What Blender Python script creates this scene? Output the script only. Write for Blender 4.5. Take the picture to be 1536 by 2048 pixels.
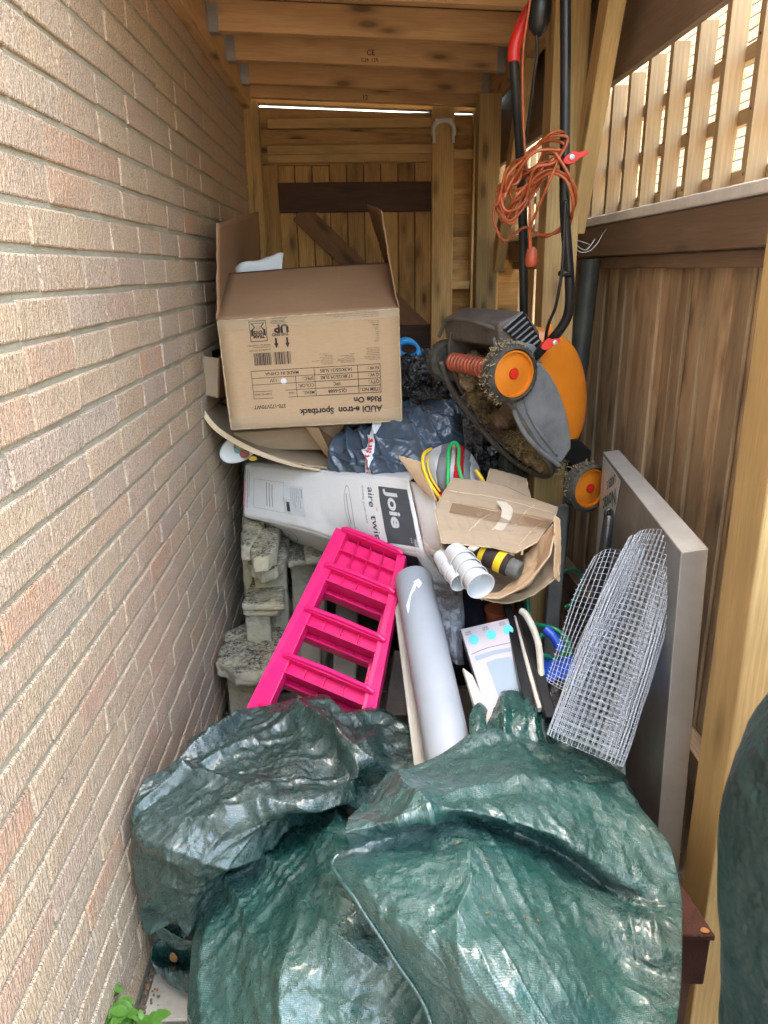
import bpy, bmesh, math, random
from mathutils import Vector, Matrix, noise, Euler
for o in list(bpy.data.objects): bpy.data.objects.remove(o, do_unlink=True)
SC = bpy.context.scene
COL = SC.collection
R_ = math.radians
random.seed(7)
# ---------------------------------------------------------------- camera
CAMH = 1.61
cam_d = bpy.data.cameras.new('camera'); cam = bpy.data.objects.new('camera', cam_d); COL.objects.link(cam)
cam.location = (0, 0, CAMH); cam.rotation_euler = (Matrix.Rotation(R_(-1.72), 3, 'Z') @ Matrix.Rotation(R_(90 - 18.1), 3, 'X') @ Matrix.Rotation(R_(-.8), 3, 'Z')).to_euler()
cam_d.sensor_fit = 'VERTICAL'; cam_d.sensor_height = 36; cam_d.lens = 26; cam_d.clip_start = .03; cam_d.clip_end = 300
SC.camera = cam
cam_d.dof.use_dof = True; cam_d.dof.focus_distance = 1.75; cam_d.dof.aperture_fstop = 10
SC.render.resolution_x = 768; SC.render.resolution_y = 1024
# ---------------------------------------------------------------- world, sun, exposure
SUN_EL, SUN_AZ = 76, 275      # azimuth the sun stands at, degrees clockwise from +Y
w = bpy.data.worlds.new('World'); SC.world = w; w.use_nodes = True
nt = w.node_tree; sky = nt.nodes.new('ShaderNodeTexSky'); sky.sky_type = 'NISHITA'; sky.sun_disc = False
sky.sun_elevation = R_(SUN_EL); sky.sun_rotation = R_(SUN_AZ); sky.air_density = 1.6; sky.dust_density = 5.5; sky.ozone_density = .8
bg = nt.nodes['Background']; bg.inputs['Strength'].default_value = .15
wb = nt.nodes.new('ShaderNodeMix'); wb.data_type = 'RGBA'; wb.blend_type = 'MULTIPLY'; wb.inputs[0].default_value = 1; wb.inputs[7].default_value = (1, .99, .935, 1)
nt.links.new(sky.outputs[0], wb.inputs[6]); nt.links.new(wb.outputs[2], bg.inputs['Color'])
sd = bpy.data.lights.new('sun', 'SUN'); sun = bpy.data.objects.new('sun', sd); COL.objects.link(sun)
sd.energy = 2.0; sd.angle = R_(2.5); sd.color = (1, .95, .86)
a, e = R_(SUN_AZ), R_(SUN_EL)
sdir = Vector((math.sin(a) * math.cos(e), math.cos(a) * math.cos(e), math.sin(e)))
sun.rotation_euler = sdir.to_track_quat('Z', 'Y').to_euler(); sun.location = (-3, -3, 8)
SC.view_settings.view_transform = 'Standard'; SC.view_settings.look = 'None'
SC.view_settings.exposure = 3.95; SC.view_settings.gamma = 1
# ---------------------------------------------------------------- measuring helpers
RC = cam.rotation_euler.to_matrix(); CO = Vector((0, 0, CAMH))
def ray(px, py): return RC @ Vector(((px - 768) / 1479.1, (1024 - py) / 1479.1, -1))
def P(px, py, Y): d = ray(px, py); return CO + d * (Y / d.y)
def PX(px, py, X): d = ray(px, py); return CO + d * (X / d.x)
def PZ(px, py, Z): d = ray(px, py); return CO + d * ((Z - CAMH) / d.z)
V = Vector
# ---------------------------------------------------------------- mesh builder
class MB:
    def __init__(s): s.v = []; s.f = []; s.g = []; s.m = []
    def add(s, vs, fs, gs=None, mi=0):
        n = len(s.v); s.v += [tuple(p) for p in vs]
        s.g += [tuple(p) for p in (gs if gs else vs)]
        s.f += [tuple(i + n for i in f) for f in fs]; s.m += [mi] * len(fs)
    def box(s, c, d, R=None, mi=0, along=None, jit=0):
        c = V(c); h = V(d) / 2
        if along is None: along = max(range(3), key=lambda i: d[i])
        ord_ = [along] + [i for i in range(3) if i != along]
        off = V((random.random() * 20, random.random() * 20, random.random() * 20))
        vs = []; gs = []
        for x in (-1, 1):
            for y in (-1, 1):
                for z in (-1, 1):
                    p = V((x * h.x, y * h.y, z * h.z))
                    if jit: p += V([random.uniform(-jit, jit) for _ in range(3)])
                    gs.append(V((p[ord_[0]], p[ord_[1]], p[ord_[2]])) + off)
                    vs.append(c + (R @ p if R else p))
        s.add(vs, [(0, 1, 3, 2), (4, 6, 7, 5), (0, 4, 5, 1), (2, 3, 7, 6), (0, 2, 6, 4), (1, 5, 7, 3)], gs, mi)
    def b2(s, lo, hi, **k): s.box([(a + b) / 2 for a, b in zip(lo, hi)], [abs(b - a) for a, b in zip(lo, hi)], **k)
    def beam(s, p0, p1, w, h, up=(0, 0, 1), **k):
        p0 = V(p0); p1 = V(p1); x = (p1 - p0).normalized(); u = V(up); y = u.cross(x).normalized(); z = x.cross(y)
        s.box((p0 + p1) / 2, ((p1 - p0).length, w, h), R=Matrix((x, y, z)).transposed(), along=0, **k)
    def hexa(s, b, t, mi=0):   # b,t: four corners each, same winding
        s.add(list(b) + list(t), [(3, 2, 1, 0), (4, 5, 6, 7), (0, 1, 5, 4), (1, 2, 6, 5), (2, 3, 7, 6), (3, 0, 4, 7)], None, mi)
    def tube(s, pts, r, seg=10, cap=True, mi=0, closed=False):
        pts = [V(p) for p in pts]; n = len(pts); rs = r if isinstance(r, (list, tuple)) else [r] * n
        t0 = (pts[1] - pts[0]).normalized(); a = t0.orthogonal().normalized(); vs = []; gs = []; L = 0
        for i, p in enumerate(pts):
            if closed: t = pts[(i + 1) % n] - pts[i - 1]
            else: t = pts[min(i + 1, n - 1)] - pts[max(i - 1, 0)]
            t.normalize(); a = (a - t * a.dot(t)).normalized(); b = t.cross(a)
            if i: L += (p - pts[i - 1]).length
            for k in range(seg):
                q = 2 * math.pi * k / seg
                vs.append(p + (a * math.cos(q) + b * math.sin(q)) * rs[i]); gs.append((L, rs[i] * math.cos(q), rs[i] * math.sin(q)))
        fs = []
        for i in range(n if closed else n - 1):
            j = (i + 1) % n
            for k in range(seg): fs.append((i * seg + k, i * seg + (k + 1) % seg, j * seg + (k + 1) % seg, j * seg + k))
        if cap and not closed: fs += [tuple(reversed(range(seg))), tuple((n - 1) * seg + k for k in range(seg))]
        s.add(vs, fs, gs, mi)
    def lathe(s, prof, o, ax, seg=24, mi=0, a0=None, cap=True):   # prof: (radius, height)
        o = V(o); ax = V(ax).normalized(); a = (V(a0) - ax * V(a0).dot(ax)).normalized() if a0 else ax.orthogonal().normalized(); b = ax.cross(a); vs = []
        for r, h in prof:
            for k in range(seg):
                q = 2 * math.pi * k / seg; vs.append(o + ax * h + (a * math.cos(q) + b * math.sin(q)) * r)
        fs = [(i * seg + k, i * seg + (k + 1) % seg, (i + 1) * seg + (k + 1) % seg, (i + 1) * seg + k) for i in range(len(prof) - 1) for k in range(seg)]
        if cap: fs += [tuple(reversed(range(seg))), tuple((len(prof) - 1) * seg + k for k in range(seg))]
        s.add(vs, fs, None, mi)
    def prism(s, poly, off, mi=0):
        n = len(poly); off = V(off); poly = [V(p) for p in poly]
        s.add(poly + [p + off for p in poly], [tuple(reversed(range(n))), tuple(range(n, 2 * n))] + [(i, (i + 1) % n, n + (i + 1) % n, n + i) for i in range(n)], None, mi)
    def grid(s, rows, mi=0, gs=None, closed=False):
        n, m = len(rows), len(rows[0]); fl = [p for r in rows for p in r]; mm = m if closed else m - 1
        s.add(fl, [(i * m + j, i * m + (j + 1) % m, (i + 1) * m + (j + 1) % m, (i + 1) * m + j) for i in range(n - 1) for j in range(mm)], gs, mi)
    def build(s, name, mats, parent=None, bevel=0, smooth=False, seg=1, solid=0, auto=None, label=None):
        me = bpy.data.meshes.new(name); me.from_pydata(s.v, [], s.f)
        if not isinstance(mats, (list, tuple)): mats = [mats]
        for m_ in mats: me.materials.append(m_)
        me.polygons.foreach_set('material_index', s.m)
        at = me.attributes.new('gc', 'FLOAT_VECTOR', 'POINT'); at.data.foreach_set('vector', [c for p in s.g for c in p])
        bm = bmesh.new(); bm.from_mesh(me); bmesh.ops.recalc_face_normals(bm, faces=bm.faces); bm.to_mesh(me); bm.free()
        if smooth or auto: me.polygons.foreach_set('use_smooth', [True] * len(me.polygons))
        if auto: me.set_sharp_from_angle(angle=R_(auto))
        o = bpy.data.objects.new(name, me); COL.objects.link(o)
        if parent: o.parent = parent; o.matrix_parent_inverse = parent.matrix_world.inverted() if False else Matrix.Translation(-V(parent.location))
        if solid: md = o.modifiers.new('thick', 'SOLIDIFY'); md.thickness = solid; md.offset = 0
        if bevel: md = o.modifiers.new('bev', 'BEVEL'); md.width = bevel; md.segments = seg; md.limit_method = 'ANGLE'; md.angle_limit = R_(35)
        if label: o['label'] = label
        return o
def thing(name, label, cat, loc=(0, 0, 0), group=None):
    o = bpy.data.objects.new(name, None); COL.objects.link(o); o.location = loc; o.empty_display_size = .1
    return tag(o, label, cat, group)
def tag(o, label=None, cat=None, group=None, kind=None):
    if label: o['label'] = label
    if cat: o['category'] = cat
    if group: o['group'] = group
    if kind: o['kind'] = kind
    return o
def smooth_path(pts, k=6, closed=False):
    pts = [V(p) for p in pts]; n = len(pts); out = []
    g = (lambda i: pts[i % n]) if closed else (lambda i: pts[max(0, min(n - 1, i))])
    for i in range(n if closed else n - 1):
        p0, p1, p2, p3 = g(i - 1), g(i), g(i + 1), g(i + 2)
        for j in range(k):
            t = j / k; out.append(.5 * ((2 * p1) + (p2 - p0) * t + (2 * p0 - 5 * p1 + 4 * p2 - p3) * t * t + (3 * p1 - p0 - 3 * p2 + p3) * t ** 3))
    if not closed: out.append(pts[-1])
    return out
def cr(a, b, c, d, t): return .5 * ((2 * b) + (c - a) * t + (2 * a - 5 * b + 4 * c - d) * t * t + (3 * b - a - 3 * c + d) * t ** 3)
def net(ctrl, nu, nv):   # Catmull-Rom surface through a control net of Vectors
    R = len(ctrl); C = len(ctrl[0]); mid = []
    for r in ctrl:
        row = []
        for j in range(nv + 1):
            x = j / nv * (C - 1); i = min(int(x), C - 2); t = x - i
            row.append(cr(r[max(i - 1, 0)], r[i], r[i + 1], r[min(i + 2, C - 1)], t))
        mid.append(row)
    out = []
    for j in range(nu + 1):
        x = j / nu * (R - 1); i = min(int(x), R - 2); t = x - i
        out.append([cr(mid[max(i - 1, 0)][k], mid[i][k], mid[i + 1][k], mid[min(i + 2, R - 1)][k], t) for k in range(nv + 1)])
    return out
def facet(p, sc):   # flat facets meeting in crisp creases
    q = p * sc; q = q + V((noise.noise(q * .6), noise.noise(q * .6 + V((7, 1, 3))), noise.noise(q * .6 + V((2, 9, 4))))) * .8
    d = noise.voronoi(q)[0]; return d[1] - d[0]
def crump(p, sc, sharp=1.0):   # crumpled sheet height, about -0.5..0.5
    q = p * sc; wv = V((noise.noise(q * .7 + V((9, 2, 5))), noise.noise(q * .7 + V((1, 7, 3))), noise.noise(q * .7 + V((4, 4, 8))))) * .9
    h = 0; am = 1; q = q + wv
    for k in range(3):
        r = 1 - abs(noise.noise(q)) * 2.2
        h += am * (r - .55) * (1 if r < .5 else sharp); q = q * 2.1 + V((3.1, 1.7, 5.3)); am *= .45
    return h * .5
# ---------------------------------------------------------------- materials
class NT:
    def __init__(s, name, rough=.6, spec=.5, metal=0):
        s.m = bpy.data.materials.new(name); s.m.use_nodes = True; s.t = s.m.node_tree; s.b = s.t.nodes['Principled BSDF']
        s.b.inputs['Roughness'].default_value = rough; s.b.inputs['Specular IOR Level'].default_value = spec; s.b.inputs['Metallic'].default_value = metal
        s.gcn = None
    def n(s, t, **k):
        x = s.t.nodes.new(t)
        for a_, b_ in k.items(): setattr(x, a_, b_)
        return x
    def L(s, a_, b_): s.t.links.new(a_, b_)
    def gc(s, scale=(1, 1, 1)):
        if not s.gcn: s.gcn = s.n('ShaderNodeAttribute', attribute_name='gc')
        mp = s.n('ShaderNodeMapping'); mp.inputs['Scale'].default_value = scale; s.L(s.gcn.outputs['Vector'], mp.inputs[0]); return mp.outputs[0]
    def noise(s, vec, sc=5, det=4, rough=.55, dist=0):
        x = s.n('ShaderNodeTexNoise'); x.inputs['Scale'].default_value = sc; x.inputs['Detail'].default_value = det
        x.inputs['Roughness'].default_value = rough; x.inputs['Distortion'].default_value = dist; s.L(vec, x.inputs['Vector']); return x.outputs['Fac']
    def voro(s, vec, sc=5, feat='F1', out='Distance', rnd=1):
        x = s.n('ShaderNodeTexVoronoi', feature=feat); x.inputs['Scale'].default_value = sc; x.inputs['Randomness'].default_value = rnd; s.L(vec, x.inputs['Vector']); return x.outputs[out]
    def ramp(s, fac, stops, interp='LINEAR'):
        x = s.n('ShaderNodeValToRGB'); cr_ = x.color_ramp; cr_.interpolation = interp
        while len(cr_.elements) < len(stops): cr_.elements.new(.5)
        for e_, (p_, c_) in zip(cr_.elements, stops):
            e_.position = p_; e_.color = (*(c_ if isinstance(c_, tuple) else (c_,) * 3), 1)
        s.L(fac, x.inputs[0]); return x.outputs[0]
    def mix(s, fac, a_, b_, mode='MIX'):
        x = s.n('ShaderNodeMix', data_type='RGBA', blend_type=mode)
        for v_, i_ in ((fac, 0), (a_, 6), (b_, 7)):
            if isinstance(v_, (int, float)): x.inputs[i_].default_value = v_
            elif isinstance(v_, tuple): x.inputs[i_].default_value = (*v_, 1)
            else: s.L(v_, x.inputs[i_])
        return x.outputs[2]
    def math(s, op, a_, b_=0):
        x = s.n('ShaderNodeMath', operation=op)
        for v_, i_ in ((a_, 0), (b_, 1)):
            if isinstance(v_, (int, float)): x.inputs[i_].default_value = v_
            else: s.L(v_, x.inputs[i_])
        return x.outputs[0]
    def rnd(s): return s.n('ShaderNodeNewGeometry').outputs['Random Per Island']
    def color(s, c): (s.L(c, s.b.inputs['Base Color']) if not isinstance(c, tuple) else setattr(s.b.inputs['Base Color'], 'default_value', (*c, 1))); return s
    def rough(s, c): s.L(c, s.b.inputs['Roughness']); return s
    def bump(s, h, dist=.002, st=1.0):
        x = s.n('ShaderNodeBump'); x.inputs['Distance'].default_value = dist; x.inputs['Strength'].default_value = st; s.L(h, x.inputs['Height'])
        if s.b.inputs['Normal'].is_linked: s.L(s.b.inputs['Normal'].links[0].from_socket, x.inputs['Normal'])
        s.L(x.outputs[0], s.b.inputs['Normal']); return s
def wood(name, light, dark, knots=1.0, stain=None, rough=.65, ring=60, var=.25):
    t = NT(name, rough, .35); r = t.rnd()
    g1 = t.noise(t.gc((.9, 7, 7)), 3, 3, .5, .8)
    w_ = t.n('ShaderNodeTexWave', wave_type='BANDS', bands_direction='Y', wave_profile='SIN')
    w_.inputs['Scale'].default_value = ring * .45; w_.inputs['Distortion'].default_value = 5; w_.inputs['Detail'].default_value = 2; w_.inputs['Detail Scale'].default_value = .6
    t.L(t.gc((.18, 1, 1)), w_.inputs['Vector'])
    fine = t.noise(t.gc((4, 110, 110)), 3, 3, .6)
    c = t.mix(t.math('MULTIPLY', w_.outputs['Fac'], .42), light, dark)
    c = t.mix(t.ramp(g1, [(.35, 0.0), (.7, .55)]), c, dark)
    c = t.mix(t.ramp(fine, [(.42, 0.0), (.7, .6)]), c, dark)
    kv = t.voro(t.gc((4.2, 13, 13)), 1.0)
    k = t.ramp(kv, [(.0, 1.0), (.12, .95), (.19, .45), (.36, 0.0)])
    kd = tuple(x * .28 for x in dark)
    c = t.mix(t.math('MULTIPLY', k, .85 * knots), c, kd)
    v = t.mix(r, (1 - var,) * 3, (1 + var * .4,) * 3)
    c = t.mix(1.0, c, v, 'MULTIPLY')
    if stain:
        s_ = t.noise(t.gc((1.2, 5, 5)), 2.3, 5, .65)
        c = t.mix(t.ramp(s_, [(.5, 0.0), (.72, .75)]), c, stain)
    t.color(c); t.bump(fine, .0012, .6); t.bump(w_.outputs['Fac'], .0006, .4)
    return t.m
M = {}
M['post'] = wood('treated_pine', (.60, .41, .18), (.35, .225, .09), .9, (.27, .2, .08))
M['joist'] = wood('new_pine', (.68, .44, .215), (.46, .26, .11), 1.0)
M['board'] = wood('gate_pine', (.62, .39, .15), (.34, .175, .06), 1.1, (.15, .075, .03), var=.35)
M['stain'] = wood('dark_stained_timber', (.085, .04, .028), (.04, .018, .013), .5)
M['fascia'] = wood('brown_stained_timber', (.27, .19, .13), (.16, .11, .075), .5)
M['fence'] = wood('weathered_fence', (.68, .52, .335), (.40, .275, .165), .8, (.12, .07, .045), var=.55)
M['trellis'] = wood('trellis_timber', (.52, .38, .215), (.37, .245, .13), .6)
def brickm(name, base, alts, drag=1.0, dark=1.0):
    t = NT(name, .9, .2); r = t.rnd()
    n1 = t.noise(t.gc((1, 1, 1)), 9, 4, .6)
    c = t.ramp(r, [(0, base), (.45, alts[0]), (.62, alts[1]), (.80, base), (.92, alts[2]), (1, alts[1])])
    c = t.mix(t.ramp(n1, [(.4, 0.0), (.7, .6)]), c, alts[1])
    sp = t.noise(t.gc((1, 1, 1)), 330, 2, .7)
    c = t.mix(t.ramp(sp, [(.36, .95), (.5, 0.0)]), c, tuple(x * .42 for x in base))
    c = t.mix(t.ramp(sp, [(.58, 0.0), (.72, .55)]), c, (.78, .68, .52))
    # dragged vertical striations
    wv = t.n('ShaderNodeTexWave', wave_type='BANDS', bands_direction='X', wave_profile='SIN')
    wv.inputs['Scale'].default_value = 36; wv.inputs['Distortion'].default_value = 16; wv.inputs['Detail'].default_value = 3; wv.inputs['Detail Scale'].default_value = 1.0; wv.inputs['Detail Roughness'].default_value = .7
    t.L(t.gc((1, 1, .35)), wv.inputs['Vector'])
    c = t.mix(t.math('MULTIPLY', t.math('SUBTRACT', 1.0, wv.outputs['Fac']), .3 * drag), c, tuple(x * .6 for x in alts[0]))
    t.color(c); t.bump(wv.outputs['Fac'], .0017 * drag); t.bump(t.noise(t.gc(), 160, 3, .7), .003)
    return t.m
M['brick'] = brickm('dragged_brick', (.63, .475, .32), ((.60, .43, .295), (.53, .425, .345), (.63, .35, .225)))
M['brick2'] = brickm('cream_brick', (.30, .235, .13), ((.27, .21, .115), (.24, .19, .105), (.28, .17, .09)), .6)
def plain(name, c, rough=.6, spec=.5, metal=0, nz=None, bump=None, c2=None, sc=8, trans=0):
    t = NT(name, rough, spec, metal)
    if c2: t.color(t.mix(t.ramp(t.noise(t.gc(), sc, 5, .62), [(.35, 0.0), (.68, 1.0)]), c, c2))
    else: t.color(c)
    if bump: t.bump(t.noise(t.gc(), bump[0], 4, .6), bump[1])
    if nz: t.rough(t.ramp(t.noise(t.gc(), nz[0], 4, .6), [(.3, nz[1]), (.7, nz[2])]))
    if trans: t.b.inputs['Transmission Weight'].default_value = trans
    return t.m
M['mortar'] = plain('mortar', (.43, .395, .30), .95, .1, bump=(260, .004), c2=(.34, .32, .245), sc=14)
M['mortar2'] = plain('grey_mortar', (.16, .15, .12), .95, .1, bump=(260, .004), c2=(.12, .11, .09), sc=14)
M['galv'] = plain('galvanised_steel', (.44, .445, .44), .4, .5, .6, nz=(30, .34, .48), c2=(.37, .375, .37), sc=12)
M['white_metal'] = plain('pale_metal', (.62, .64, .62), .35, .6, 0)
M['capping'] = plain('daylit_capping', (.88, .88, .85), .5, .4, 0, c2=(.74, .74, .71), sc=18, bump=(60, .004))  # near-white colour carries the outside daylight falling on the rail top
def card(name, c, c2, flute=.35, rough=.8):
    t = NT(name, rough, .25)
    k = t.noise(t.gc((1, 1, 1)), 3.5, 5, .6)
    cc = t.mix(t.ramp(k, [(.35, 0.0), (.7, .8)]), c, c2)
    f = t.noise(t.gc((6, 90, 90)), 4, 2, .5)
    cc = t.mix(t.math('MULTIPLY', t.ramp(f, [(.45, 0.0), (.7, 1.0)]), .18), cc, tuple(x * .6 for x in c))
    t.color(cc); t.bump(t.noise(t.gc(), 22, 4, .55), .003, .6); t.bump(f, .0008, flute); return t.m
M['card'] = card('kraft_card', (.50, .335, .195), (.45, .30, .18))
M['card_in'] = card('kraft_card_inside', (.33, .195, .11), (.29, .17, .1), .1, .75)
M['card_grey'] = card('greyish_card', (.42, .315, .215), (.36, .265, .18))
M['card_white'] = card('white_printed_card', (.80, .775, .745), (.75, .725, .69), .15, .55)
M['card_edge'] = plain('torn_card_edge', (.62, .47, .31), .9, .1, bump=(120, .003))
M['ink'] = plain('brown_black_ink', (.045, .03, .028), .7, .2)
M['ink_grey'] = plain('grey_ink', (.085, .09, .10), .5, .3)
M['ink_pale'] = plain('pale_grey_ink', (.34, .32, .32), .6, .3)
M['white'] = plain('white_plastic', (.66, .67, .68), .4, .5)
M['paper'] = plain('white_paper', (.72, .75, .79), .7, .3)
M['pink_band'] = plain('pink_print', (.72, .30, .32), .6, .3)
def tape(name, c, r=.15, al=.2):
    t = NT(name, r, .6); t.color(c); t.b.inputs['Alpha'].default_value = al
    t.bump(t.noise(t.gc((1, 1, 1)), 26, 4, .6), .006); return t.m
M['tape'] = tape('clear_packing_tape', (.62, .52, .36))
def weave(name, c, c2, rough=.33, sc=330, big=.012):
    t = NT(name, rough, 1.0)
    n1 = t.noise(t.gc(), 5, 5, .65, .4); n2 = t.noise(t.gc((1, 1, 1)), 38, 5, .7, .6)
    dust = t.noise(t.gc((1, 1, 1)), 2.4, 5, .7)
    t.b.inputs['Coat Weight'].default_value = .42; t.b.inputs['Coat Roughness'].default_value = .16; t.b.inputs['Coat IOR'].default_value = 1.6
    cc = t.mix(t.ramp(n1, [(.3, 0.0), (.7, 1.0)]), c, c2)
    cc = t.mix(t.ramp(n2, [(.5, 0.0), (.85, .35)]), cc, tuple(min(1, x * 2.0 + .02) for x in c2))
    cc = t.mix(t.ramp(dust, [(.5, 0.0), (.8, .14)]), cc, (.16, .18, .165))
    t.color(cc)
    t.rough(t.ramp(n2, [(.3, rough - .1), (.7, rough + .16)]))
    bx = t.n('ShaderNodeTexWave', wave_type='BANDS', bands_direction='X'); by = t.n('ShaderNodeTexWave', wave_type='BANDS', bands_direction='Y')
    for b_ in (bx, by): b_.inputs['Scale'].default_value = sc / 3; b_.inputs['Distortion'].default_value = .6; b_.inputs['Detail Scale'].default_value = .3; t.L(t.gc(), b_.inputs['Vector'])
    t.bump(t.noise(t.gc(), 17, 5, .62, .8), big, .7)
    t.bump(n2, .0055, .7)
    t.bump(t.math('MULTIPLY', bx.outputs['Fac'], by.outputs['Fac']), .0012, .6); return t.m
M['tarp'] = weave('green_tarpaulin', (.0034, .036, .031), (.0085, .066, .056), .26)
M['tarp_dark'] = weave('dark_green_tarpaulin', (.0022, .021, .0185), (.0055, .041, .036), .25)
M['tarp_pale'] = weave('haze_lightened_green_tarpaulin', (.0045, .039, .036), (.011, .068, .061), .26)  # lighter copy of the tarp green, hazy reflection put into its colour
def film(name, c, rough=.22, b1=(14, .02), b2=(60, .006), spec=.7, coat=0):
    t = NT(name, rough, spec); t.color(c)
    v = t.n('ShaderNodeTexVoronoi', feature='F1'); 
    t.bump(t.noise(t.gc(), b1[0], 4, .55, 1.2), b1[1]); t.bump(t.noise(t.gc(), b2[0], 3, .6, .8), b2[1]); t.t.nodes.remove(v)
    if coat: t.b.inputs['Coat Weight'].default_value = coat; t.b.inputs['Coat Roughness'].default_value = .1
    return t.m
M['bag_grey'] = film('grey_blue_poly_film', (.06, .085, .12), .24, (7, .012), (40, .002))
M['bag_black'] = film('black_poly_film', (.006, .006, .007), .16, (30, .02), (110, .006), .9)
M['bag_silver'] = film('silver_grey_film', (.36, .38, .42), .25, (22, .014), (90, .004))
M['pink'] = plain('hot_pink_plastic', (.78, .010, .15), .36, .5, 0, nz=(12, .26, .5), bump=(300, .0004), c2=(.68, .012, .13), sc=4)
M['tube'] = plain('grey_vinyl', (.34, .37, .41), .38, .5, 0, nz=(6, .32, .5), c2=(.30, .33, .37), sc=5)
M['orange'] = plain('orange_plastic', (.62, .19, .012), .34, .5, 0, nz=(20, .28, .5), c2=(.54, .15, .01), sc=12)
M['orange_red'] = plain('orange_red_plastic', (.40, .07, .025), .45, .4, 0, c2=(.22, .045, .02), sc=30)
M['red'] = plain('red_plastic', (.55, .018, .012), .38, .5)
M['dirty'] = plain('dirty_brown_plastic', (.11, .09, .075), .6, .35, 0, c2=(.06, .05, .042), sc=14, bump=(80, .003))
M['mgrey'] = plain('grey_mower_plastic', (.115, .12, .126), .5, .4, 0, nz=(18, .38, .65), c2=(.20, .205, .205), sc=13, bump=(200, .0008))
M['black'] = plain('black_plastic', (.006, .006, .007), .32, .4, 0, c2=(.014, .014, .015), sc=30)
M['rubber'] = plain('dusty_tyre', (.03, .029, .027), .75, .3, 0, c2=(.09, .078, .06), sc=40, bump=(90, .004))
M['dirt'] = plain('dried_grass_dirt', (.27, .195, .11), .95, .1, 0, c2=(.10, .07, .04), sc=35, bump=(60, .02))
M['straw'] = plain('dry_clippings', (.40, .31, .17), .9, .1, 0, c2=(.2, .15, .08), sc=60)
def stonem():
    t = NT('lichened_stone', .95, .15); tc = t.n('ShaderNodeTexCoord'); t.gc = lambda *a_: tc.outputs['Object']
    up = t.n('ShaderNodeSeparateXYZ'); t.L(t.n('ShaderNodeNewGeometry').outputs['Normal'], up.inputs[0])
    n1 = t.noise(t.gc(), 14, 5, .65); n2 = t.noise(t.gc(), 75, 5, .75); n3 = t.noise(t.gc(), 6, 4, .6)
    c = t.mix(t.ramp(n1, [(.35, 0.0), (.65, 1.0)]), (.50, .44, .31), (.40, .365, .28))
    c = t.mix(t.ramp(n3, [(.5, 0.0), (.7, .5)]), c, (.56, .44, .22))
    f = t.math('MULTIPLY', t.ramp(n2, [(.42, 0.0), (.58, 1.0)]), t.ramp(up.outputs[2], [(.3, 0.0), (.75, .95)]))
    f = t.math('MULTIPLY', f, t.ramp(n1, [(.32, 0.15), (.55, 1.0)]))
    t.color(t.mix(f, c, (.05, .045, .035))); t.bump(n2, .008); t.bump(n1, .01); return t.m
M['stone'] = stonem()
M['concrete'] = plain('concrete', (.40, .37, .31), .92, .2, 0, c2=(.30, .27, .22), sc=9, bump=(120, .003))
M['flag'] = plain('paving', (.25, .215, .185), .9, .2, 0, c2=(.15, .12, .10), sc=7, bump=(150, .004))
M['soil'] = plain('soil_and_grit', (.12, .09, .065), .95, .1, 0, c2=(.2, .17, .13), sc=80, bump=(90, .01))
def steelm():
    t = NT('scuffed_steel', .38, .5, .85)
    n = t.noise(t.gc(), 3, 6, .7); n2 = t.noise(t.gc((1, 1, .05)), 60, 3, .6); n3 = t.noise(t.gc(), 70, 4, .7)
    c = t.mix(t.ramp(n, [(.35, 0.0), (.7, 1.0)]), (.33, .32, .305), (.22, .21, .20))
    c = t.mix(t.ramp(n3, [(.62, 0.0), (.74, .6)]), c, (.45, .44, .42))
    t.color(c); t.rough(t.ramp(n, [(.3, .3), (.7, .55)])); t.bump(n2, .0006, .4); return t.m
M['steel'] = steelm()
M['film_blue'] = plain('pale_blue_protective_film', (.42, .47, .49), .3, .5, 0, c2=(.36, .41, .43), sc=9, bump=(20, .004))
M['mesh_white'] = plain('pvc_coated_wire', (.34, .38, .44), .4, .5)
M['pipe_dark'] = plain('dusty_dark_pipe', (.034, .038, .034), .5, .4, 0, c2=(.075, .078, .068), sc=7, bump=(90, .001))
M['pipe_grey'] = plain('weathered_grey_pole', (.17, .175, .165), .6, .4, 0, c2=(.11, .11, .10), sc=14, bump=(90, .002))
M['felt'] = plain('red_brown_mineral_felt', (.062, .024, .018), .9, .15, 0, c2=(.038, .018, .015), sc=6, bump=(420, .003))
M['felt_or'] = plain('orange_brown_grit', (.42, .17, .08), .9, .15, 0, c2=(.16, .06, .035), sc=240, bump=(420, .004))
M['cream'] = plain('cream_board', (.54, .52, .47), .55, .4, 0, c2=(.46, .43, .38), sc=8)
M['hose_green'] = plain('green_hose', (.006, .16, .085), .3, .6)
M['hose_white'] = plain('off_white_hose', (.48, .48, .45), .45, .5, 0, c2=(.40, .38, .32), sc=40)
M['blue'] = plain('blue_plastic', (.01, .06, .42), .35, .5)
M['sky_blue'] = plain('light_blue_plastic', (.02, .30, .70), .4, .5)
M['cable'] = plain('orange_brown_cable', (.42, .095, .025), .45, .5, 0, c2=(.28, .06, .02), sc=60)
M['fab_grey'] = plain('grey_cloth', (.20, .205, .21), .9, .2, 0, bump=(300, .001))
M['fab_pale'] = plain('pale_grey_cloth', (.50, .49, .49), .9, .2, 0, bump=(300, .001))
M['fab_red'] = plain('red_cloth', (.50, .012, .025), .85, .2, 0, bump=(240, .002))
M['yellow'] = plain('yellow_plastic', (.85, .55, .02), .45, .4)
M['green'] = plain('bright_green_piping', (.03, .48, .12), .45, .4)
M['circ'] = plain('turquoise_print', (.12, .55, .72), .5, .4)
M['pack_pink'] = plain('pinkish_white_print', (.52, .48, .51), .4, .5, 0, c2=(.42, .39, .44), sc=9)
M['glassy'] = plain('pale_blue_print', (.50, .60, .70), .35, .5, 0, c2=(.62, .68, .74), sc=7)
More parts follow.
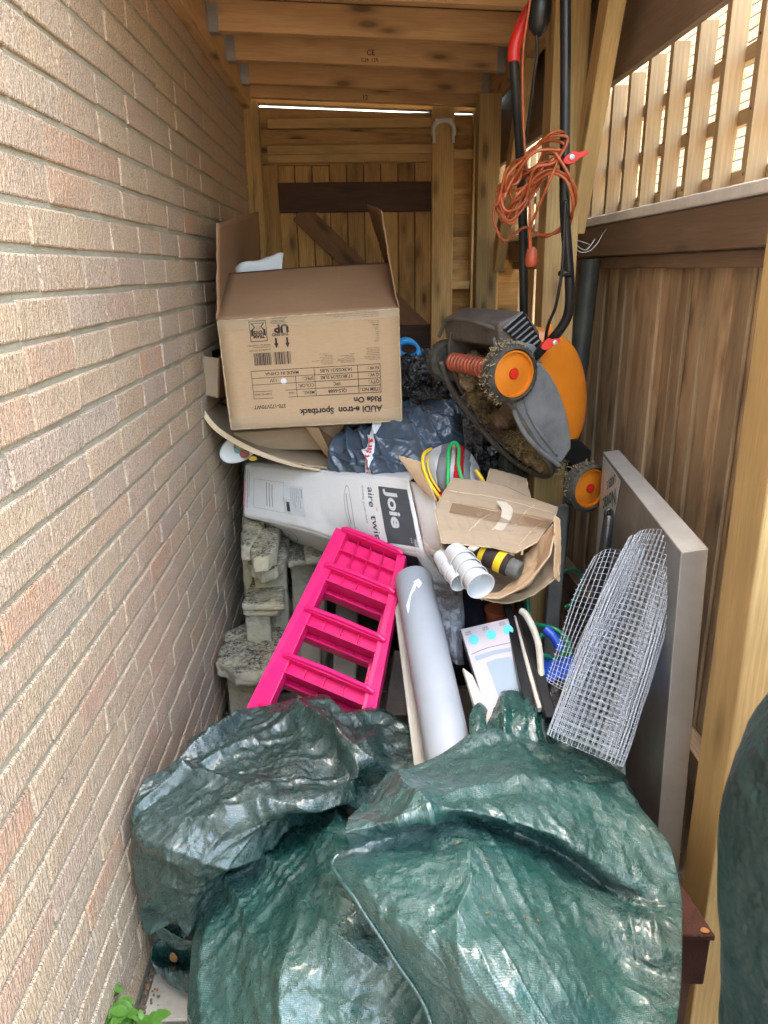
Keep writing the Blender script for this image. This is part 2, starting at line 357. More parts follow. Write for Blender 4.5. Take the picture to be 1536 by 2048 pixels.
M['leaf'] = plain('young_leaf', (.035, .11, .012), .45, .4, 0, c2=(.07, .17, .02), sc=30)
M['deadleaf'] = plain('dead_leaf', (.17, .085, .03), .8, .2, 0, c2=(.3, .14, .05), sc=60)
M['web'] = plain('cobweb', (.55, .54, .5), .9, .1)
M['rust_metal'] = plain('rusty_blade', (.14, .085, .055), .7, .3, .3, c2=(.08, .05, .04), sc=25)
M['netting'] = plain('black_netting', (.02, .018, .016), .6, .3)
# ---------------------------------------------------------------- ground
g = MB(); g.b2((-40, -40, -.12), (40, 40, -.035)); tag(g.build('ground', M['soil']), 'dark gritty soil under the paving', kind='structure')
g = MB()
ys = [-1.0, -.55, -.1, .35, .80, 1.25, 1.70, 2.15, 2.6, 3.05, 3.5, 3.95, 4.4]; xs = [-.535, -.09, .36, .81, 1.26]
for i in range(len(xs) - 1):
    for j in range(len(ys) - 1):
        dz = random.uniform(-.003, .003)
        g.b2((xs[i] + .004, ys[j] + .004, -.034), (xs[i + 1] - .004, ys[j + 1] - .004, dz), mi=0 if i == 0 and j < 6 else 1)
tag(g.build('path', [M['concrete'], M['flag']], bevel=.004), 'concrete paving slabs along the foot of the brick wall', kind='structure')
# ---------------------------------------------------------------- brick walls
def brick_wall(name, xf, sgn, y0, y1, z1, mat, mort, bed=.011, perp=.0045, label='', cat='wall'):
    w_ = thing(name, label, cat, (xf, (y0 + y1) / 2, 0)); b = MB(); c = .075; n = int(z1 / c)
    for k in range(n):
        y = y0 - .1125 * (k % 2) + random.uniform(-.01, .01)
        while y < y1:
            L = random.choice((.215, .215, .215, .1025)) if random.random() < .12 else .215
            d = random.uniform(-.0018, .0018); zc = k * c + c / 2 + .002
            q0 = random.uniform(-.0012, .0012)
            b.box((xf + sgn * (.05 + d), y + L / 2, zc + q0), (.1, L, c - bed + random.uniform(-.0015, .0015)), along=1, jit=.0014)
            # bricks carry their own (length, depth, height) coordinates
            y += L + perp + random.uniform(-.001, .0015)
    b.g = [(p[0], p[1], p[2]) for p in b.g]
    b.build('bricks', mat, w_, bevel=.004, seg=2)
    m = MB(); m.b2((xf + sgn * .0055, y0 - .2, -.03), (xf + sgn * .12, y1 + .25, z1)); m.build('mortar', mort, w_)
    return w_
brick_wall('brick_wall', -.55, -1, -1.6, 4.35, 7.0, M['brick'], M['mortar'], label='tan dragged-brick house wall running along the left side')
brick_wall('neighbouring_wall', 2.75, 1, .2, 15.0, 4.6, M['brick2'], M['mortar2'], perp=.009, bed=.010, label='cream brick house wall seen in daylight through the trellis')
# ---------------------------------------------------------------- canopy
cn = thing('timber_canopy', 'lean-to roof of pine joists on square timber posts between wall and fence', 'canopy', (0, 2.5, 0))
ZL, SL = 2.425, -.042     # joist underside at the brick wall; fall per metre of X
def zj(x): return ZL + (x + .5) * SL
JY = [1.52, 1.905, 2.29, 2.675, 3.06, 3.44, 3.83, 4.12]
YB = 4.17
for i, y in enumerate(JY):
    j = MB(); x0, x1 = -.505, .625
    j.beam((x0, y, zj(x0) + .05), (x1, y, zj(x1) + .05), .045, .098); j.build('joist', M['joist'], cn, bevel=.002)
for sx in (-1, 1):
    for i, y in enumerate(JY[:-1]):
        h = MB(); x = -.487 if sx < 0 else .607
        z = zj(x)
        h.b2((x - .018, y - .0265, z - .004), (x + .018, y - .0237, z + .085)); h.b2((x - .018, y + .0237, z - .004), (x + .018, y + .0265, z + .085))
        h.b2((x - .018, y - .0237, z - .004), (x + .018, y + .0237, z - .0015))
        xe = x - .018 if sx < 0 else x + .018
        if sx < 0:
            h.b2((xe - .001, y - .052, z + .0), (xe + .0015, y - .0266, z + .095))
        for zz in (.025, .06): h.lathe([(.0035, 0), (.0035, .0025), (.0015, .003)], (x, y - .0266, z + zz), (0, -1, 0), 8)
        h.build('joist_hanger', M['galv'], cn)
b = MB(); b.b2((-.548, 1.46, zj(-.5) - .045), (-.507, 4.13, zj(-.5) + .115)); b.build('wall_plate', M['joist'], cn, bevel=.002)
b = MB(); b.b2((.628, .95, zj(.62) - .04), (.672, 4.13, zj(.62) + .12)); b.build('outer_beam', M['joist'], cn, bevel=.002)
b = MB(); x = 0
for k in range(28):
    y = 1.52 + k * .098; b.beam((-.545, y, zj(-.545) + .112), (.72, y, zj(.72) + .112), .0955, .018)
b.build('roof_boards', M['joist'], cn)
b = MB(); b.beam((-.549, 2.86, zj(-.549) + .127), (.86, 2.86, zj(.86) + .127), 2.78, .008); b.build('roof_felt', M['pipe_dark'], cn)
b = MB(); b.b2((.722, 1.46, 2.10), (.745, 4.25, zj(.74) + .12)); b.build('fascia_board', M['fascia'], cn, bevel=.002)
for (x0, y0, x1) in ((.615, 1.04, .595), (.565, 2.30, .55), (.555, 3.60, .55)):
    p = MB(); p.beam((x0 + .049, y0 + .049, 0), (x1 + .049, y0 + .049, zj(.62) - .041), .098, .098, up=(0, 1, 0)); p.build('post', M['post'], cn, bevel=.004, seg=2)
def brace(p0, p1, w_, h_):
    p = MB(); p.beam(p0, p1, w_, h_, up=(1, 0, 0)); p.build('brace', M['post'], cn, bevel=.003)
brace((.655, 2.36, 1.72), (.655, 2.06, 2.42), .085, .045)
brace((.655, 3.62, 1.62), (.655, 3.05, 2.42), .085, .045)
# ---------------------------------------------------------------- back partition and gate
bw = thing('timber_partition', 'pine framed end wall of horizontal boards round the gate', 'partition', (0, YB, 0))
def Bk(px, py, dy=0): p = P(px, py, YB + dy); return p
def bar(x0, y0, x1, y1, mat, d0, d1, name, par, lab=None):   # rectangle given in photo pixels on the end wall, depth d0..d1 behind YB
    a_ = P(x0, y0, YB); c_ = P(x1, y1, YB); a2 = P(x1, y0, YB)
    m = MB(); m.b2((a_.x, YB + d0, c_.z), (c_.x, YB + d1, (a_.z + a2.z) / 2)); return m.build(name, mat, par, bevel=.0025, label=lab)
bar(497, 196, 513, 1500, M['post'], -.03, .04, 'frame_post', bw)
bar(515, 200, 542, 1500, M['post'], -.012, .06, 'frame_post', bw)
bar(864, 208, 890, 1500, M['post'], -.02, .05, 'frame_post', bw)
bar(948, 205, 965, 1500, M['post'], -.012, .05, 'frame_post', bw)
bar(534, 236, 867, 254, M['post'], .0, .045, 'rail', bw)
bar(534, 289, 867, 306, M['post'], .0, .045, 'rail', bw)
bar(534, 306, 867, 321, M['post'], .022, .05, 'rail', bw)
bar(892, 297, 947, 318, M['post'], .0, .045, 'rail', bw)
bar(892, 562, 947, 578, M['post'], .0, .045, 'rail', bw)
def lapboards(x0, x1, ya, yb, step):
    m = MB(); A = P(x0, ya, YB); B = P(x1, yb, YB); z = A.z
    while z > B.z:
        zz = max(z - .125, B.z); t = .13
        m.beam((A.x, YB + .062, (z + zz) / 2), (B.x, YB + .062, (z + zz) / 2), .010, z - zz + .012, up=V((0, -.07, 1)).normalized()); z -= .118
    return m
lapboards(497, 867, 226, 322, 0).build('lap_boards', M['board'], bw)
lapboards(890, 985, 228, 1900, 0).build('lap_boards', M['board'], bw)
gt = thing('timber_gate', 'pine plank gate with dark top ledge and diagonal brace in the end wall', 'gate', (.05, YB, 0))
m = MB(); m.beam((-.55, YB + .03, zj(-.55) + .005), (.66, YB + .03, zj(.66) + .005), .06, .034); m.build('header', M['post'], bw, bevel=.002)
m = MB(); m.beam((-.55, YB + .058, zj(-.55) - .066), (.66, YB + .058, zj(.66) - .066), .012, .095); m.build('sloping_board', M['board'], bw)
m = MB(); m.b2((-.55, YB + .076, 0), (P(553, 330, YB).x, YB + .09, 2.36)); m.build('side_board', M['board'], bw)
m = MB(); x = P(552, 330, YB).x; xe = P(866, 330, YB).x; n = 9; wd = (xe - x) / n; zt = P(700, 325, YB).z
for k in range(n):
    m.b2((x + k * wd + .002, YB + .055, .05), (x + (k + 1) * wd - .002, YB + .068, zt + (-.006 if k < 3 else .004) + random.uniform(-.002, .002)))
m.build('planks', M['board'], gt, bevel=.003)
m = MB(); m.b2((x - .0, YB + .0705, .05), (xe, YB + .074, zt - .002)); m.build('backing', M['stain'], gt)
bar(555, 363, 866, 421, M['stain'], .024, .054, 'ledge', gt, 'dark stained wide ledge across the gate top')
bar(555, 652, 866, 705, M['stain'], .024, .054, 'ledge', gt, 'dark stained lower ledge of the gate')
m = MB(); a_ = P(600, 424, YB + .04); c_ = P(868, 685, YB + .04); m.beam(a_, c_, .028, .105, up=(0, -1, 0) and (0, 0, 1)); m.build('brace', wood('mid_brown_brace', (.25, .13, .06), (.14, .07, .035), .8), gt, bevel=.002)
# cranked bracket hung over the stud
m = MB(); zb = P(880, 245, YB).z
def arc(cx, cz, rx, rz, a0, a1, n=14): return [V((cx + rx * math.cos(R_(a0 + (a1 - a0) * i / n)), YB - .035, cz + rz * math.sin(R_(a0 + (a1 - a0) * i / n)))) for i in range(n + 1)]
c0 = P(887, 262, YB - .035)
m.tube(arc(c0.x, c0.z - .0, .054, .05, 205, -25), .012, 8)
m.box((c0.x, YB - .035, c0.z + .048), (.085, .026, .016)); m.box((c0.x - .048, YB - .035, c0.z - .03), (.014, .02, .05)); m.box((c0.x + .05, YB - .035, c0.z - .03), (.014, .02, .05))
tag(m.build('bracket', M['white_metal'], auto=40, bevel=.002), 'pale curved metal bracket hooked over the gate stud', 'bracket')
# ---------------------------------------------------------------- fence with trellis
fn = thing('garden_fence', 'weathered brown featheredge fence along the right side', 'fence', (.87, 2.4, 0))
FX = .86
m = MB(); y = .75; far_b = MB()
while y < 6.0:
    wd = random.choice((.020, .032, .045, .055)) + random.uniform(-.004, .004); gap = 0
    if 3.7 < y < 4.7: wd = .06; gap = .085
    if 4.7 < y < 5.6: y += wd; continue
    ang = R_(5)
    Rz = Matrix.Rotation(ang, 3, 'Z')
    (far_b if gap or y > 4 else m).box((FX + .032 + (.007 if random.random() < .5 else -.007) + random.uniform(-.002, .002), y + wd / 2, .82), (.012, wd + (0 if gap else .012) , 1.72), R=Rz, along=2, jit=.001); y += wd + gap
m.build('boards', M['fence'], fn, bevel=.0015); far_b.build('spaced_boards', M['fence'], fn, bevel=.0015)
for (z0, z1, x0, x1) in ((1.645, 1.745, FX - .035, FX + .012), (1.605, 1.643, FX - .012, FX + .012)):
    m = MB(); m.b2((x0, .7, z0), (x1, 6.0, z1)); m.build('top_rail', M['fascia'], fn, bevel=.003)
m = MB(); m.b2((FX - .04, .7, .35), (FX + .012, 6.0, .44)); m.build('lower_rail', M['fascia'], fn, bevel=.003)
m = MB(); m.b2((FX - .045, .7, 1.747), (FX + .075, 6.0, 1.775)); m.build('capping', M['capping'], fn, bevel=.003)
tr = thing('trellis_panel', 'square timber trellis fixed on top of the fence', 'trellis', (FX, 2.4, 1.78))
m = MB()
for k in range(34):
    y = .62 + k * .157
    t_ = .022 if y < 3.6 else .006
    m.b2((FX - t_, y - .012 * (1 if y < 3.6 else .4), 1.777), (FX + .022, y + .012 * (1 if y < 3.6 else .4), 2.17 + random.uniform(-.006, .006)))
for k in range(19):
    for z in (1.800, 1.93, 2.06): m.lathe([(.0028, 0), (.0028, .0012), (.0005, .0014)], (FX - .0221, .62 + k * .157 + random.uniform(-.003, .003), z + random.uniform(-.006, .006)), (-1, 0, 0), 8, mi=1)
m.build('uprights', [M['trellis'], M['stain']], tr, bevel=.0015)
m = MB()
for z in (1.800, 1.93, 2.06):
    m.b2((FX + .0225, .6, z - .017), (FX + .044, 5.9, z + .017))
m.build('battens', M['trellis'], tr, bevel=.0015)
# ---------------------------------------------------------------- text and print helpers
def bil(q, u, v):   # q: TL, TR, BR, BL ; u right, v down
    return (q[0] * (1 - u) + q[1] * u) * (1 - v) + (q[3] * (1 - u) + q[2] * u) * v
def qn(q): n = (q[1] - q[0]).cross(q[3] - q[0]).normalized(); return -n if n.dot(q[0] - CO) > 0 else n
def text2d(s, size, bold=0, align='LEFT', sx=1.0):
    c = bpy.data.curves.new('t', 'FONT'); c.body = s; c.size = size; c.offset = bold * size; c.align_x = align; c.resolution_u = 3
    o = bpy.data.objects.new('t', c); me = bpy.data.meshes.new_from_object(o)
    v = [(p.co.x * sx, p.co.y) for p in me.vertices]; f = [tuple(p.vertices) for p in me.polygons]
    bpy.data.objects.remove(o); bpy.data.curves.remove(c); bpy.data.meshes.remove(me); return v, f
class Print:
    """prints in a reading frame W x H (x right, y down) onto a quad whose TL/TR/BR/BL are in reading order"""
    def __init__(s, quad, W, H, lift=.0012): s.q = [V(p) for p in quad]; s.W = W; s.H = H; s.n = qn(s.q) * lift; s.b = MB()
    def pt(s, x, y): return bil(s.q, x / s.W, y / s.H) + s.n
    def text(s, st, x, y, size, mi=0, bold=0, align='LEFT', sx=1.0):
        v, f = text2d(st, size, bold, align, sx); s.b.add([s.pt(x + a_, y - b_) for a_, b_ in v], f, None, mi)
    def rect(s, x0, y0, x1, y1, mi=0): s.b.add([s.pt(x0, y0), s.pt(x1, y0), s.pt(x1, y1), s.pt(x0, y1)], [(0, 1, 2, 3)], None, mi)
    def poly(s, pts, mi=0): s.b.add([s.pt(*p) for p in pts], [tuple(range(len(pts)))], None, mi)
    def frame(s, x0, y0, x1, y1, t=.05, mi=0):
        s.rect(x0, y0, x1, y0 + t, mi); s.rect(x0, y1 - t, x1, y1, mi); s.rect(x0, y0 + t, x0 + t, y1 - t, mi); s.rect(x1 - t, y0 + t, x1, y1 - t, mi)
    def disc(s, x, y, r, mi=0, n=20, ry=None): s.poly([(x + r * math.cos(6.2832 * k / n), y + (ry or r) * math.sin(6.2832 * k / n)) for k in range(n)], mi)
def sheet(q, nu, nv, bend=0, wr=.0, sc=6, edge=0, curl=None):   # card sheet with a little bow and wrinkle
    n = qn(q); rows = []
    for i in range(nv + 1):
        r = []
        for j in range(nu + 1):
            u, v = j / nu, i / nv; p = bil(q, u, v); b_ = math.sin(u * math.pi) * math.sin(v * math.pi)
            p = p + n * (bend * b_ + wr * noise.noise(p * sc) + (curl(u, v) if curl else 0))
            if edge and (i in (0, nv) or j in (0, nu)): p = p + V([noise.noise(p * 60 + V((k * 9, 0, 0))) * edge for k in range(3)])
            r.append(p)
        rows.append(r)
    return rows
def card_sheet(name, q, mats, par, th=.005, nu=16, nv=16, label=None, **k):
    m = MB(); m.grid(sheet(q, nu, nv, **k)); return m.build(name, mats, par, smooth=True, solid=th, label=label)
# ---------------------------------------------------------------- big upside-down cardboard box
TLf, TRf, BRf, BLf = P(435, 642, 2.56), P(797, 617, 2.50), P(803, 841, 2.44), P(463, 858, 2.50)
dv = V((.03, 1.05, .03))
bx = thing('cardboard_box', 'big open kraft box printed upside down with a shipping table, topmost on the pile', 'box', (TLf + BRf) / 2)
body = MB()
fr = [TLf, TRf, BRf, BLf]; bk = [p + dv for p in fr]
def wallq(a_, b_, c_, d_, mb, nn=14, bend=.003): mb.grid(sheet([a_, b_, c_, d_], nn, nn, bend=bend, wr=.003, sc=5))
wallq(TLf, TRf, BRf, BLf, body); wallq(bk[0], TLf, BLf, bk[3], body); wallq(TRf, bk[1], bk[2], BRf, body); wallq(bk[1], bk[0], bk[3], bk[2], body); wallq(BLf, BRf, bk[2], bk[3], body, bend=.0)
body.build('carton', M['card'], bx, smooth=True, solid=.006)
# flaps: front tipped back over the opening, sides standing
F2a, F2b = P(458, 546, 2.84), P(782, 524, 2.80)
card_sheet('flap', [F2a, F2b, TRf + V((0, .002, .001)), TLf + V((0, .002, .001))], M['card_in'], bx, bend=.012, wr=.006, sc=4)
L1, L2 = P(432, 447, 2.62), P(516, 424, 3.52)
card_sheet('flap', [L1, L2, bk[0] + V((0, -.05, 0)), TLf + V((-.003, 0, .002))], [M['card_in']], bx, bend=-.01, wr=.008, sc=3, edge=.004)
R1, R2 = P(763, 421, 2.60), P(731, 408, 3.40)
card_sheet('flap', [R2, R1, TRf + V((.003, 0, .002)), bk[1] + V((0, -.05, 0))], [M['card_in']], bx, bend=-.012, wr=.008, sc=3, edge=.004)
# print (reading frame is turned half round)
W, H = 36.6, 22.2
pr = Print([BRf, BLf, TLf, TRf], W, H, .0052)
pr.text('AUDI e-tron  Sportback', 4.0, 3.3, 1.75, bold=.035, sx=1.0)
pr.text('Ride On', 4.0, 5.15, 1.55, bold=.035, sx=1.1)
pr.text('370-172V70WT', 24.2, 4.6, 1.1, bold=.02, sx=.95)
x0, x1, x2, x3, x4, x5 = 4.0, 8.6, 17.6, 21.7, 31.0, 31.0
ty = [5.9, 7.35, 8.75, 10.1, 11.55]; XR = 30.9
for y_ in ty: pr.rect(4.0, y_, XR, y_ + .11)
for x_ in (4.0, 8.6, 17.6, XR - .1): pr.rect(x_, ty[0], x_ + .11, ty[4])
pr.rect(21.6, ty[0], 21.71, ty[3])
rows_ = [('ITEM NO.:', 'QLS-6688', 'MEAS.:', '116X59X37 CM/45.3X22.8X14.5 INCH'), ('QTY.:', '1PC', 'COLOR:', ''), ('G.W.:', '17.8KGS/39.2LBS', 'SPEC.:', '12V'), ('N.W.:', '14.3KGS/31.5LBS', '', 'MADE IN CHINA')]
for k, (a_, b_, c_, d_) in enumerate(rows_):
    yb = ty[k] + 1.1
    pr.text(a_, 4.3, yb, .98, bold=.012, sx=.95); pr.text(b_, 13.1, yb, .95, bold=.012, align='CENTER')
    if c_: pr.text(c_, 17.9, yb, .95, bold=.012, sx=.95)
    if d_: pr.text(d_, 26.3 if k < 3 else 24.4, yb, .95 if k else .62, bold=.012, align='CENTER', sx=1 if k else .86)
pr.disc(24.2, 9.25, .62, 1)
# barcodes, arrows, this end up, emblem
rb = random.Random(3)
for (xa, xb) in ((22.3, 25.9), (26.3, 29.9)):
    x = xa
    while x < xb: w_ = rb.choice((.07, .1, .16, .24)); pr.rect(x, 12.7, min(x + w_, xb), 15.2); x += w_ + rb.choice((.08, .1, .16))
pr.text('QLS-6688 370-172V70WT', 26.2, 15.9, .42); pr.rect(26.2, 16.3, 29.9, 16.36); pr.text('MODEL No. 12V BATTERY', 26.2, 16.9, .42)
for xc in (22.7, 25.0):
    pr.rect(xc - .2, 16.9, xc + .2, 18.0); pr.poly([(xc - .45, 16.95), (xc, 15.9), (xc + .45, 16.95)])
pr.text('THIS END', 22.25, 18.95, .82, bold=.02, sx=.98); pr.text('UP', 22.2, 20.55, 2.15, bold=.05, sx=1.12)
pr.rect(22.3, 20.85, 25.6, 20.92); pr.text('DO NOT', 22.9, 21.55, .72, bold=.01); 
pr.text('LAY BOX FLAT', 22.3, 22.1, .48, bold=.01, sx=1.0)
pr.frame(26.7, 17.5, 30.2, 21.7, .13)
pr.text('TEAM', 27.25, 18.85, .95, bold=.05, sx=.95); pr.text('TOYS', 27.0, 19.65, .95, bold=.06, sx=1.05)
pr.poly([(26.95, 18.6), (27.3, 18.7), (27.35, 19.8), (26.95, 20.0)]); pr.poly([(29.55, 18.7), (29.95, 18.6), (29.95, 20.0), (29.5, 19.8)])
for s_ in (-1, 1):
    xc = 28.45; P5 = [(xc + s_ * 1.05, 19.75), (xc + s_ * 1.35, 19.85), (xc + s_ * .8, 20.45), (xc + s_ * 1.45, 21.2), (xc + s_ * 1.2, 21.25), (xc + s_ * .52, 20.45)]; pr.poly(P5)
for k in range(3): pr.rect(28.1 + k * .33, 19.95, 28.17 + k * .33, 20.7)
pr.rect(27.3, 21.1, 29.6, 21.22)
# blocks of small print
def small(x, y, wmax, n, lh=.33, sz=.3):
    words = 'warning adult supervision required keep small parts away from children battery charger use only the recommended assembly needed remove packaging before use colour and style may vary made of plastic and metal'.split()
    for k in range(n):
        L = '' ; tgt = wmax * rb.uniform(.45, 1)
        while len(L) * sz * .5 < tgt: L += rb.choice(words) + ' '
        pr.text(L.strip(), x, y + k * lh, sz)
small(4.0, 12.6, 3.6, 8); small(4.0, 16.2, 5.2, 10, .36, .32); small(9.2, 12.4, 4.6, 8); small(9.2, 15.4, 5.0, 10, .36, .32); small(13.6, 12.3, 4.4, 7); small(4.0, 19.4, 13, 3, .4, .34); small(4.0, 21.1, 14, 3, .38, .34)
pr.b.build('printing', [M['ink'], M['white']], bx)
tp = MB()
def strip(q, nu=24, nv=3): tp.grid(sheet(q, nu, nv, wr=.004, sc=30))
strip([P(436, 640, 2.553), P(798, 614, 2.493), P(799, 634, 2.485), P(438, 664, 2.543)]); strip([P(462, 836, 2.497), P(803, 816, 2.436), P(805, 843, 2.432), P(463, 861, 2.492)])
tp.build('packing_tape', M['tape'], bx, smooth=True)
we = MB(); rgw = random.Random(8)
for a_, b_, n_ in ((TLf, TRf, 60), (BLf, BRf, 50), (TRf, BRf, 40), (TLf, BLf, 40)):
    we.tube([a_.lerp(b_, k / n_) + V([noise.noise(V((k * .35, i * 5, n_))) * .0035 for i in range(3)]) + V((0, -.003, 0)) for k in range(n_ + 1)], [.0014 + .0022 * max(0, noise.noise(V((k * .5, 3, n_)))) for k in range(n_ + 1)], 6)
we.build('worn_glinting_edges', M['card_edge'], bx, smooth=True)  # pale tubes for rubbed card edges and painted glints of the edge tape
# torn white bag and paper inside the box
m = MB(); m.grid(sheet([P(492, 520, 3.0), P(568, 509, 3.0), P(563, 560, 2.95), P(448, 560, 2.95)], 30, 20, bend=.03, wr=.045, sc=16))
tag(m.build('paper_bag', M['paper'], smooth=True, solid=.001), 'crumpled white paper bag poking out of the big kraft box', 'bag')
m = MB(); m.grid(sheet([P(459, 540, 2.97), P(472, 535, 2.97), P(476, 560, 2.94), P(455, 562, 2.94)], 4, 4, bend=.01)); tag(m.build('red_cloth', M['fab_red'], smooth=True, solid=.003), 'scrap of red cloth beside the white paper bag in the box', 'cloth')
# ---------------------------------------------------------------- open carton the big box stands on
oc = thing('open_carton', 'large flattened kraft carton with bent ragged flaps under the big printed box', 'box', P(540, 900, 2.6))
def polynet(rows, nu, nv): return net([[P(*c) for c in r] for r in rows], nu, nv)
m = MB(); g_ = polynet([[(404, 789, 2.75), (455, 812, 2.95), (560, 835, 3.05), (660, 862, 3.0), (690, 850, 3.05)],
    [(398, 793, 2.66), (440, 850, 2.72), (520, 880, 2.74), (610, 905, 2.70), (668, 915, 2.66)],
    [(390, 794, 2.62), (425, 848, 2.60), (492, 893, 2.58), (580, 925, 2.54), (655, 937, 2.52)]], 14, 40)
for j in range(41): g_[-1][j] = g_[-1][j] + V((0, 0, noise.noise(V((j * .9, 3, 1))) * .008))
m.grid(g_); m.build('front_flap', M['card_grey'], oc, smooth=True, solid=.006)
m = MB(); m.grid(polynet([[(396, 797, 2.615), (432, 850, 2.597), (500, 893, 2.573), (585, 927, 2.535), (640, 938, 2.515)],
    [(389, 801, 2.612), (425, 857, 2.59), (492, 900, 2.565), (575, 930, 2.53), (640, 942, 2.512)]], 2, 60)); m.build('torn_edge', M['card_edge'], oc, solid=.004)
m = MB(); m.hexa([P(470, 900, 2.66), P(660, 900, 2.66), P(660, 900, 2.66) + V((0, 1.0, 0)), P(470, 900, 2.66) + V((0, 1.0, 0))], [P(466, 865, 2.68), P(690, 850, 2.62), P(690, 850, 2.62) + V((0, 1.0, .0)), P(466, 865, 2.68) + V((0, 1.0, 0))]); m.build('body', M['card_grey'], oc, bevel=.004)
card_sheet('side_flap', [P(616, 855, 2.60), P(690, 845, 2.74), P(672, 905, 2.64), P(660, 912, 2.60)], M['card_in'], oc, bend=.01)
card_sheet('side_flap', [P(612, 854, 2.52), P(637, 856, 2.50), P(664, 914, 2.58), P(655, 914, 2.60)], M['card'], oc, bend=.0)
bc = thing('small_carton', 'small open kraft carton against the brick wall left of the big box', 'box', P(420, 750, 2.75))
card_sheet('front_panel', [P(403, 712, 2.70), P(437, 716, 2.66), P(435, 796, 2.64), P(401, 789, 2.68)], M['card_grey'], bc, th=.005)
card_sheet('side_panel', [P(437, 716, 2.665), P(470, 690, 3.0), P(470, 790, 3.0), P(435, 796, 2.645)], M['card_in'], bc, th=.005)
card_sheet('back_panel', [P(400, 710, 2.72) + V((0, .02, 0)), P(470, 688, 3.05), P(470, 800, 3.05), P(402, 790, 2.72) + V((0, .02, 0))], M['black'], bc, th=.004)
# ---------------------------------------------------------------- white pushchair carton
jA, jB, jC, jD = P(490, 927, 2.86), P(818, 962, 2.20), P(849, 1108, 2.07), P(487, 1031, 2.75)
jo = thing('pushchair_box', 'long dented white carton with grey logo patches lying across the pile', 'box', (jA + jC) / 2)
def jface(u, v): return bil([jA, jB, jC, jD], u, v) + qn([jA, jB, jC, jD]) * (.014 * math.sin(u * 3.14) * math.sin(v * 3.14) - .02 * math.exp(-((u - .62) / .12) ** 2 - ((v - 1) / .3) ** 2) + .0025 * noise.noise(V((u * 18, v * 7, 3)))) + V((0, 0, -.028 * math.exp(-((u - .66) / .16) ** 2) * v * v))
m = MB(); m.grid([[jface(j / 60, i / 16) for j in range(61)] for i in range(17)]); m.build('front_panel', M['card_white'], jo, smooth=True, solid=.004)
# underside sloping back, showing below the front panel
jE, jF = P(560, 1075, 2.98), P(880, 1165, 2.30)
low = []
for i in range(9):
    t_ = i / 8; r = []
    for j in range(41):
        u = j / 40; p = jface(u, 1) * (1 - t_) + (P(500, 1036, 3.0) * (1 - u) + P(895, 1168, 2.20) * u + V((0, .0, -.09 * math.sin(u * 3.14) * .55))) * t_
        r.append(p + V((0, 0, .004 * noise.noise(V((u * 9, t_ * 5, 7))))))
    low.append(r)
m = MB(); m.grid(low); m.build('lower_panel', M['card_white'], jo, smooth=True, solid=.004)
dj = V((.08, .2, -.01)) 
m = MB(); m.grid([[jface(j / 20, 0) + dj * (i / 6) for j in range(21)] for i in range(7)]); m.grid([[jface(0, j / 8) + dj * (i / 4) for j in range(9)] for i in range(5)]); m.build('top_panel', M['card_white'], jo, smooth=True, solid=.004)
card_sheet('end_flap', [jB + V((.004, -.003, 0)), P(868, 975, 2.12), P(886, 1113, 2.00), jC + V((.004, -.003, 0))], M['card_white'], jo, nu=8, nv=14, bend=.004, wr=.003)
m = MB(); m.grid([[P(868, 975, 2.12) * (1 - i / 40) + P(886, 1113, 2.00) * (i / 40) + V((.0035 * j + .0015 * (i % 2), -.001, 0)) for j in range(2)] for i in range(41)]); m.build('cut_edge', M['card_edge'], jo, solid=.006)
class JP(Print):
    def pt(s, x, y): return jface(x, y) + s.n
jp = JP([jA, jB, jC, jD], 1, 1, .0035)
def jtext(st, u, v0, size, mi, bold=0, sx=1.0, rot=0.0):   # runs down the panel: reading right = v, reading up = u
    v_, f = text2d(st, size, bold, 'LEFT', sx); jp.b.add([jp.pt(u + b_ * .38, v0 + a_ * 2.0) for a_, b_ in v_], f, None, mi)
def rrect(p_, x0, y0, x1, y1, rx, ry, mi):
    pts = []
    for cx, cy, a0 in ((x1 - rx, y0 + ry, -90), (x1 - rx, y1 - ry, 0), (x0 + rx, y1 - ry, 90), (x0 + rx, y0 + ry, 180)):
        for k in range(5): a_ = R_(a0 + k * 22.5); pts.append((cx + rx * math.cos(a_), cy + ry * math.sin(a_)))
    p_.poly(pts, mi)
# logo patch subdivided so that it follows the panel
def gridpatch(pf, x0, y0, x1, y1, mi, n=10, lift=None):
    jp.b.grid([[pf(x0 + (x1 - x0) * j / n, y0 + (y1 - y0) * i / n) for j in range(n + 1)] for i in range(n + 1)], mi)
gridpatch(jp.pt, .845, .13, .985, .925, 0)
jp.n = jp.n * 1.35
jtext('Joie', .885, .19, .185, 1, .03, .93)
jtext('TM', .955, .80, .03, 1)
jtext('aire  twin', .79, .16, .115, 0, .004, .85); jtext('TM', .822, .44, .022, 0); jtext('double pushchair', .762, .14, .040, 2, 0, 1.0)
# handle slot
def ell(u0, v0, ru, rv, n=28): return [(u0 + ru * math.cos(6.2832 * k / n), v0 + rv * math.sin(6.2832 * k / n)) for k in range(n)]
def ring(pf, o, i, mi):
    n = len(o); jp.b.add([pf(*p) for p in o] + [pf(*p) for p in i], [(k, (k + 1) % n, n + (k + 1) % n, n + k) for k in range(n)], None, mi)
ring(jp.pt, ell(.68, .52, .019, .35), ell(.68, .52, .016, .335), 2)
gridpatch(jp.pt, .674, .30, .678, .72, 4, 4)
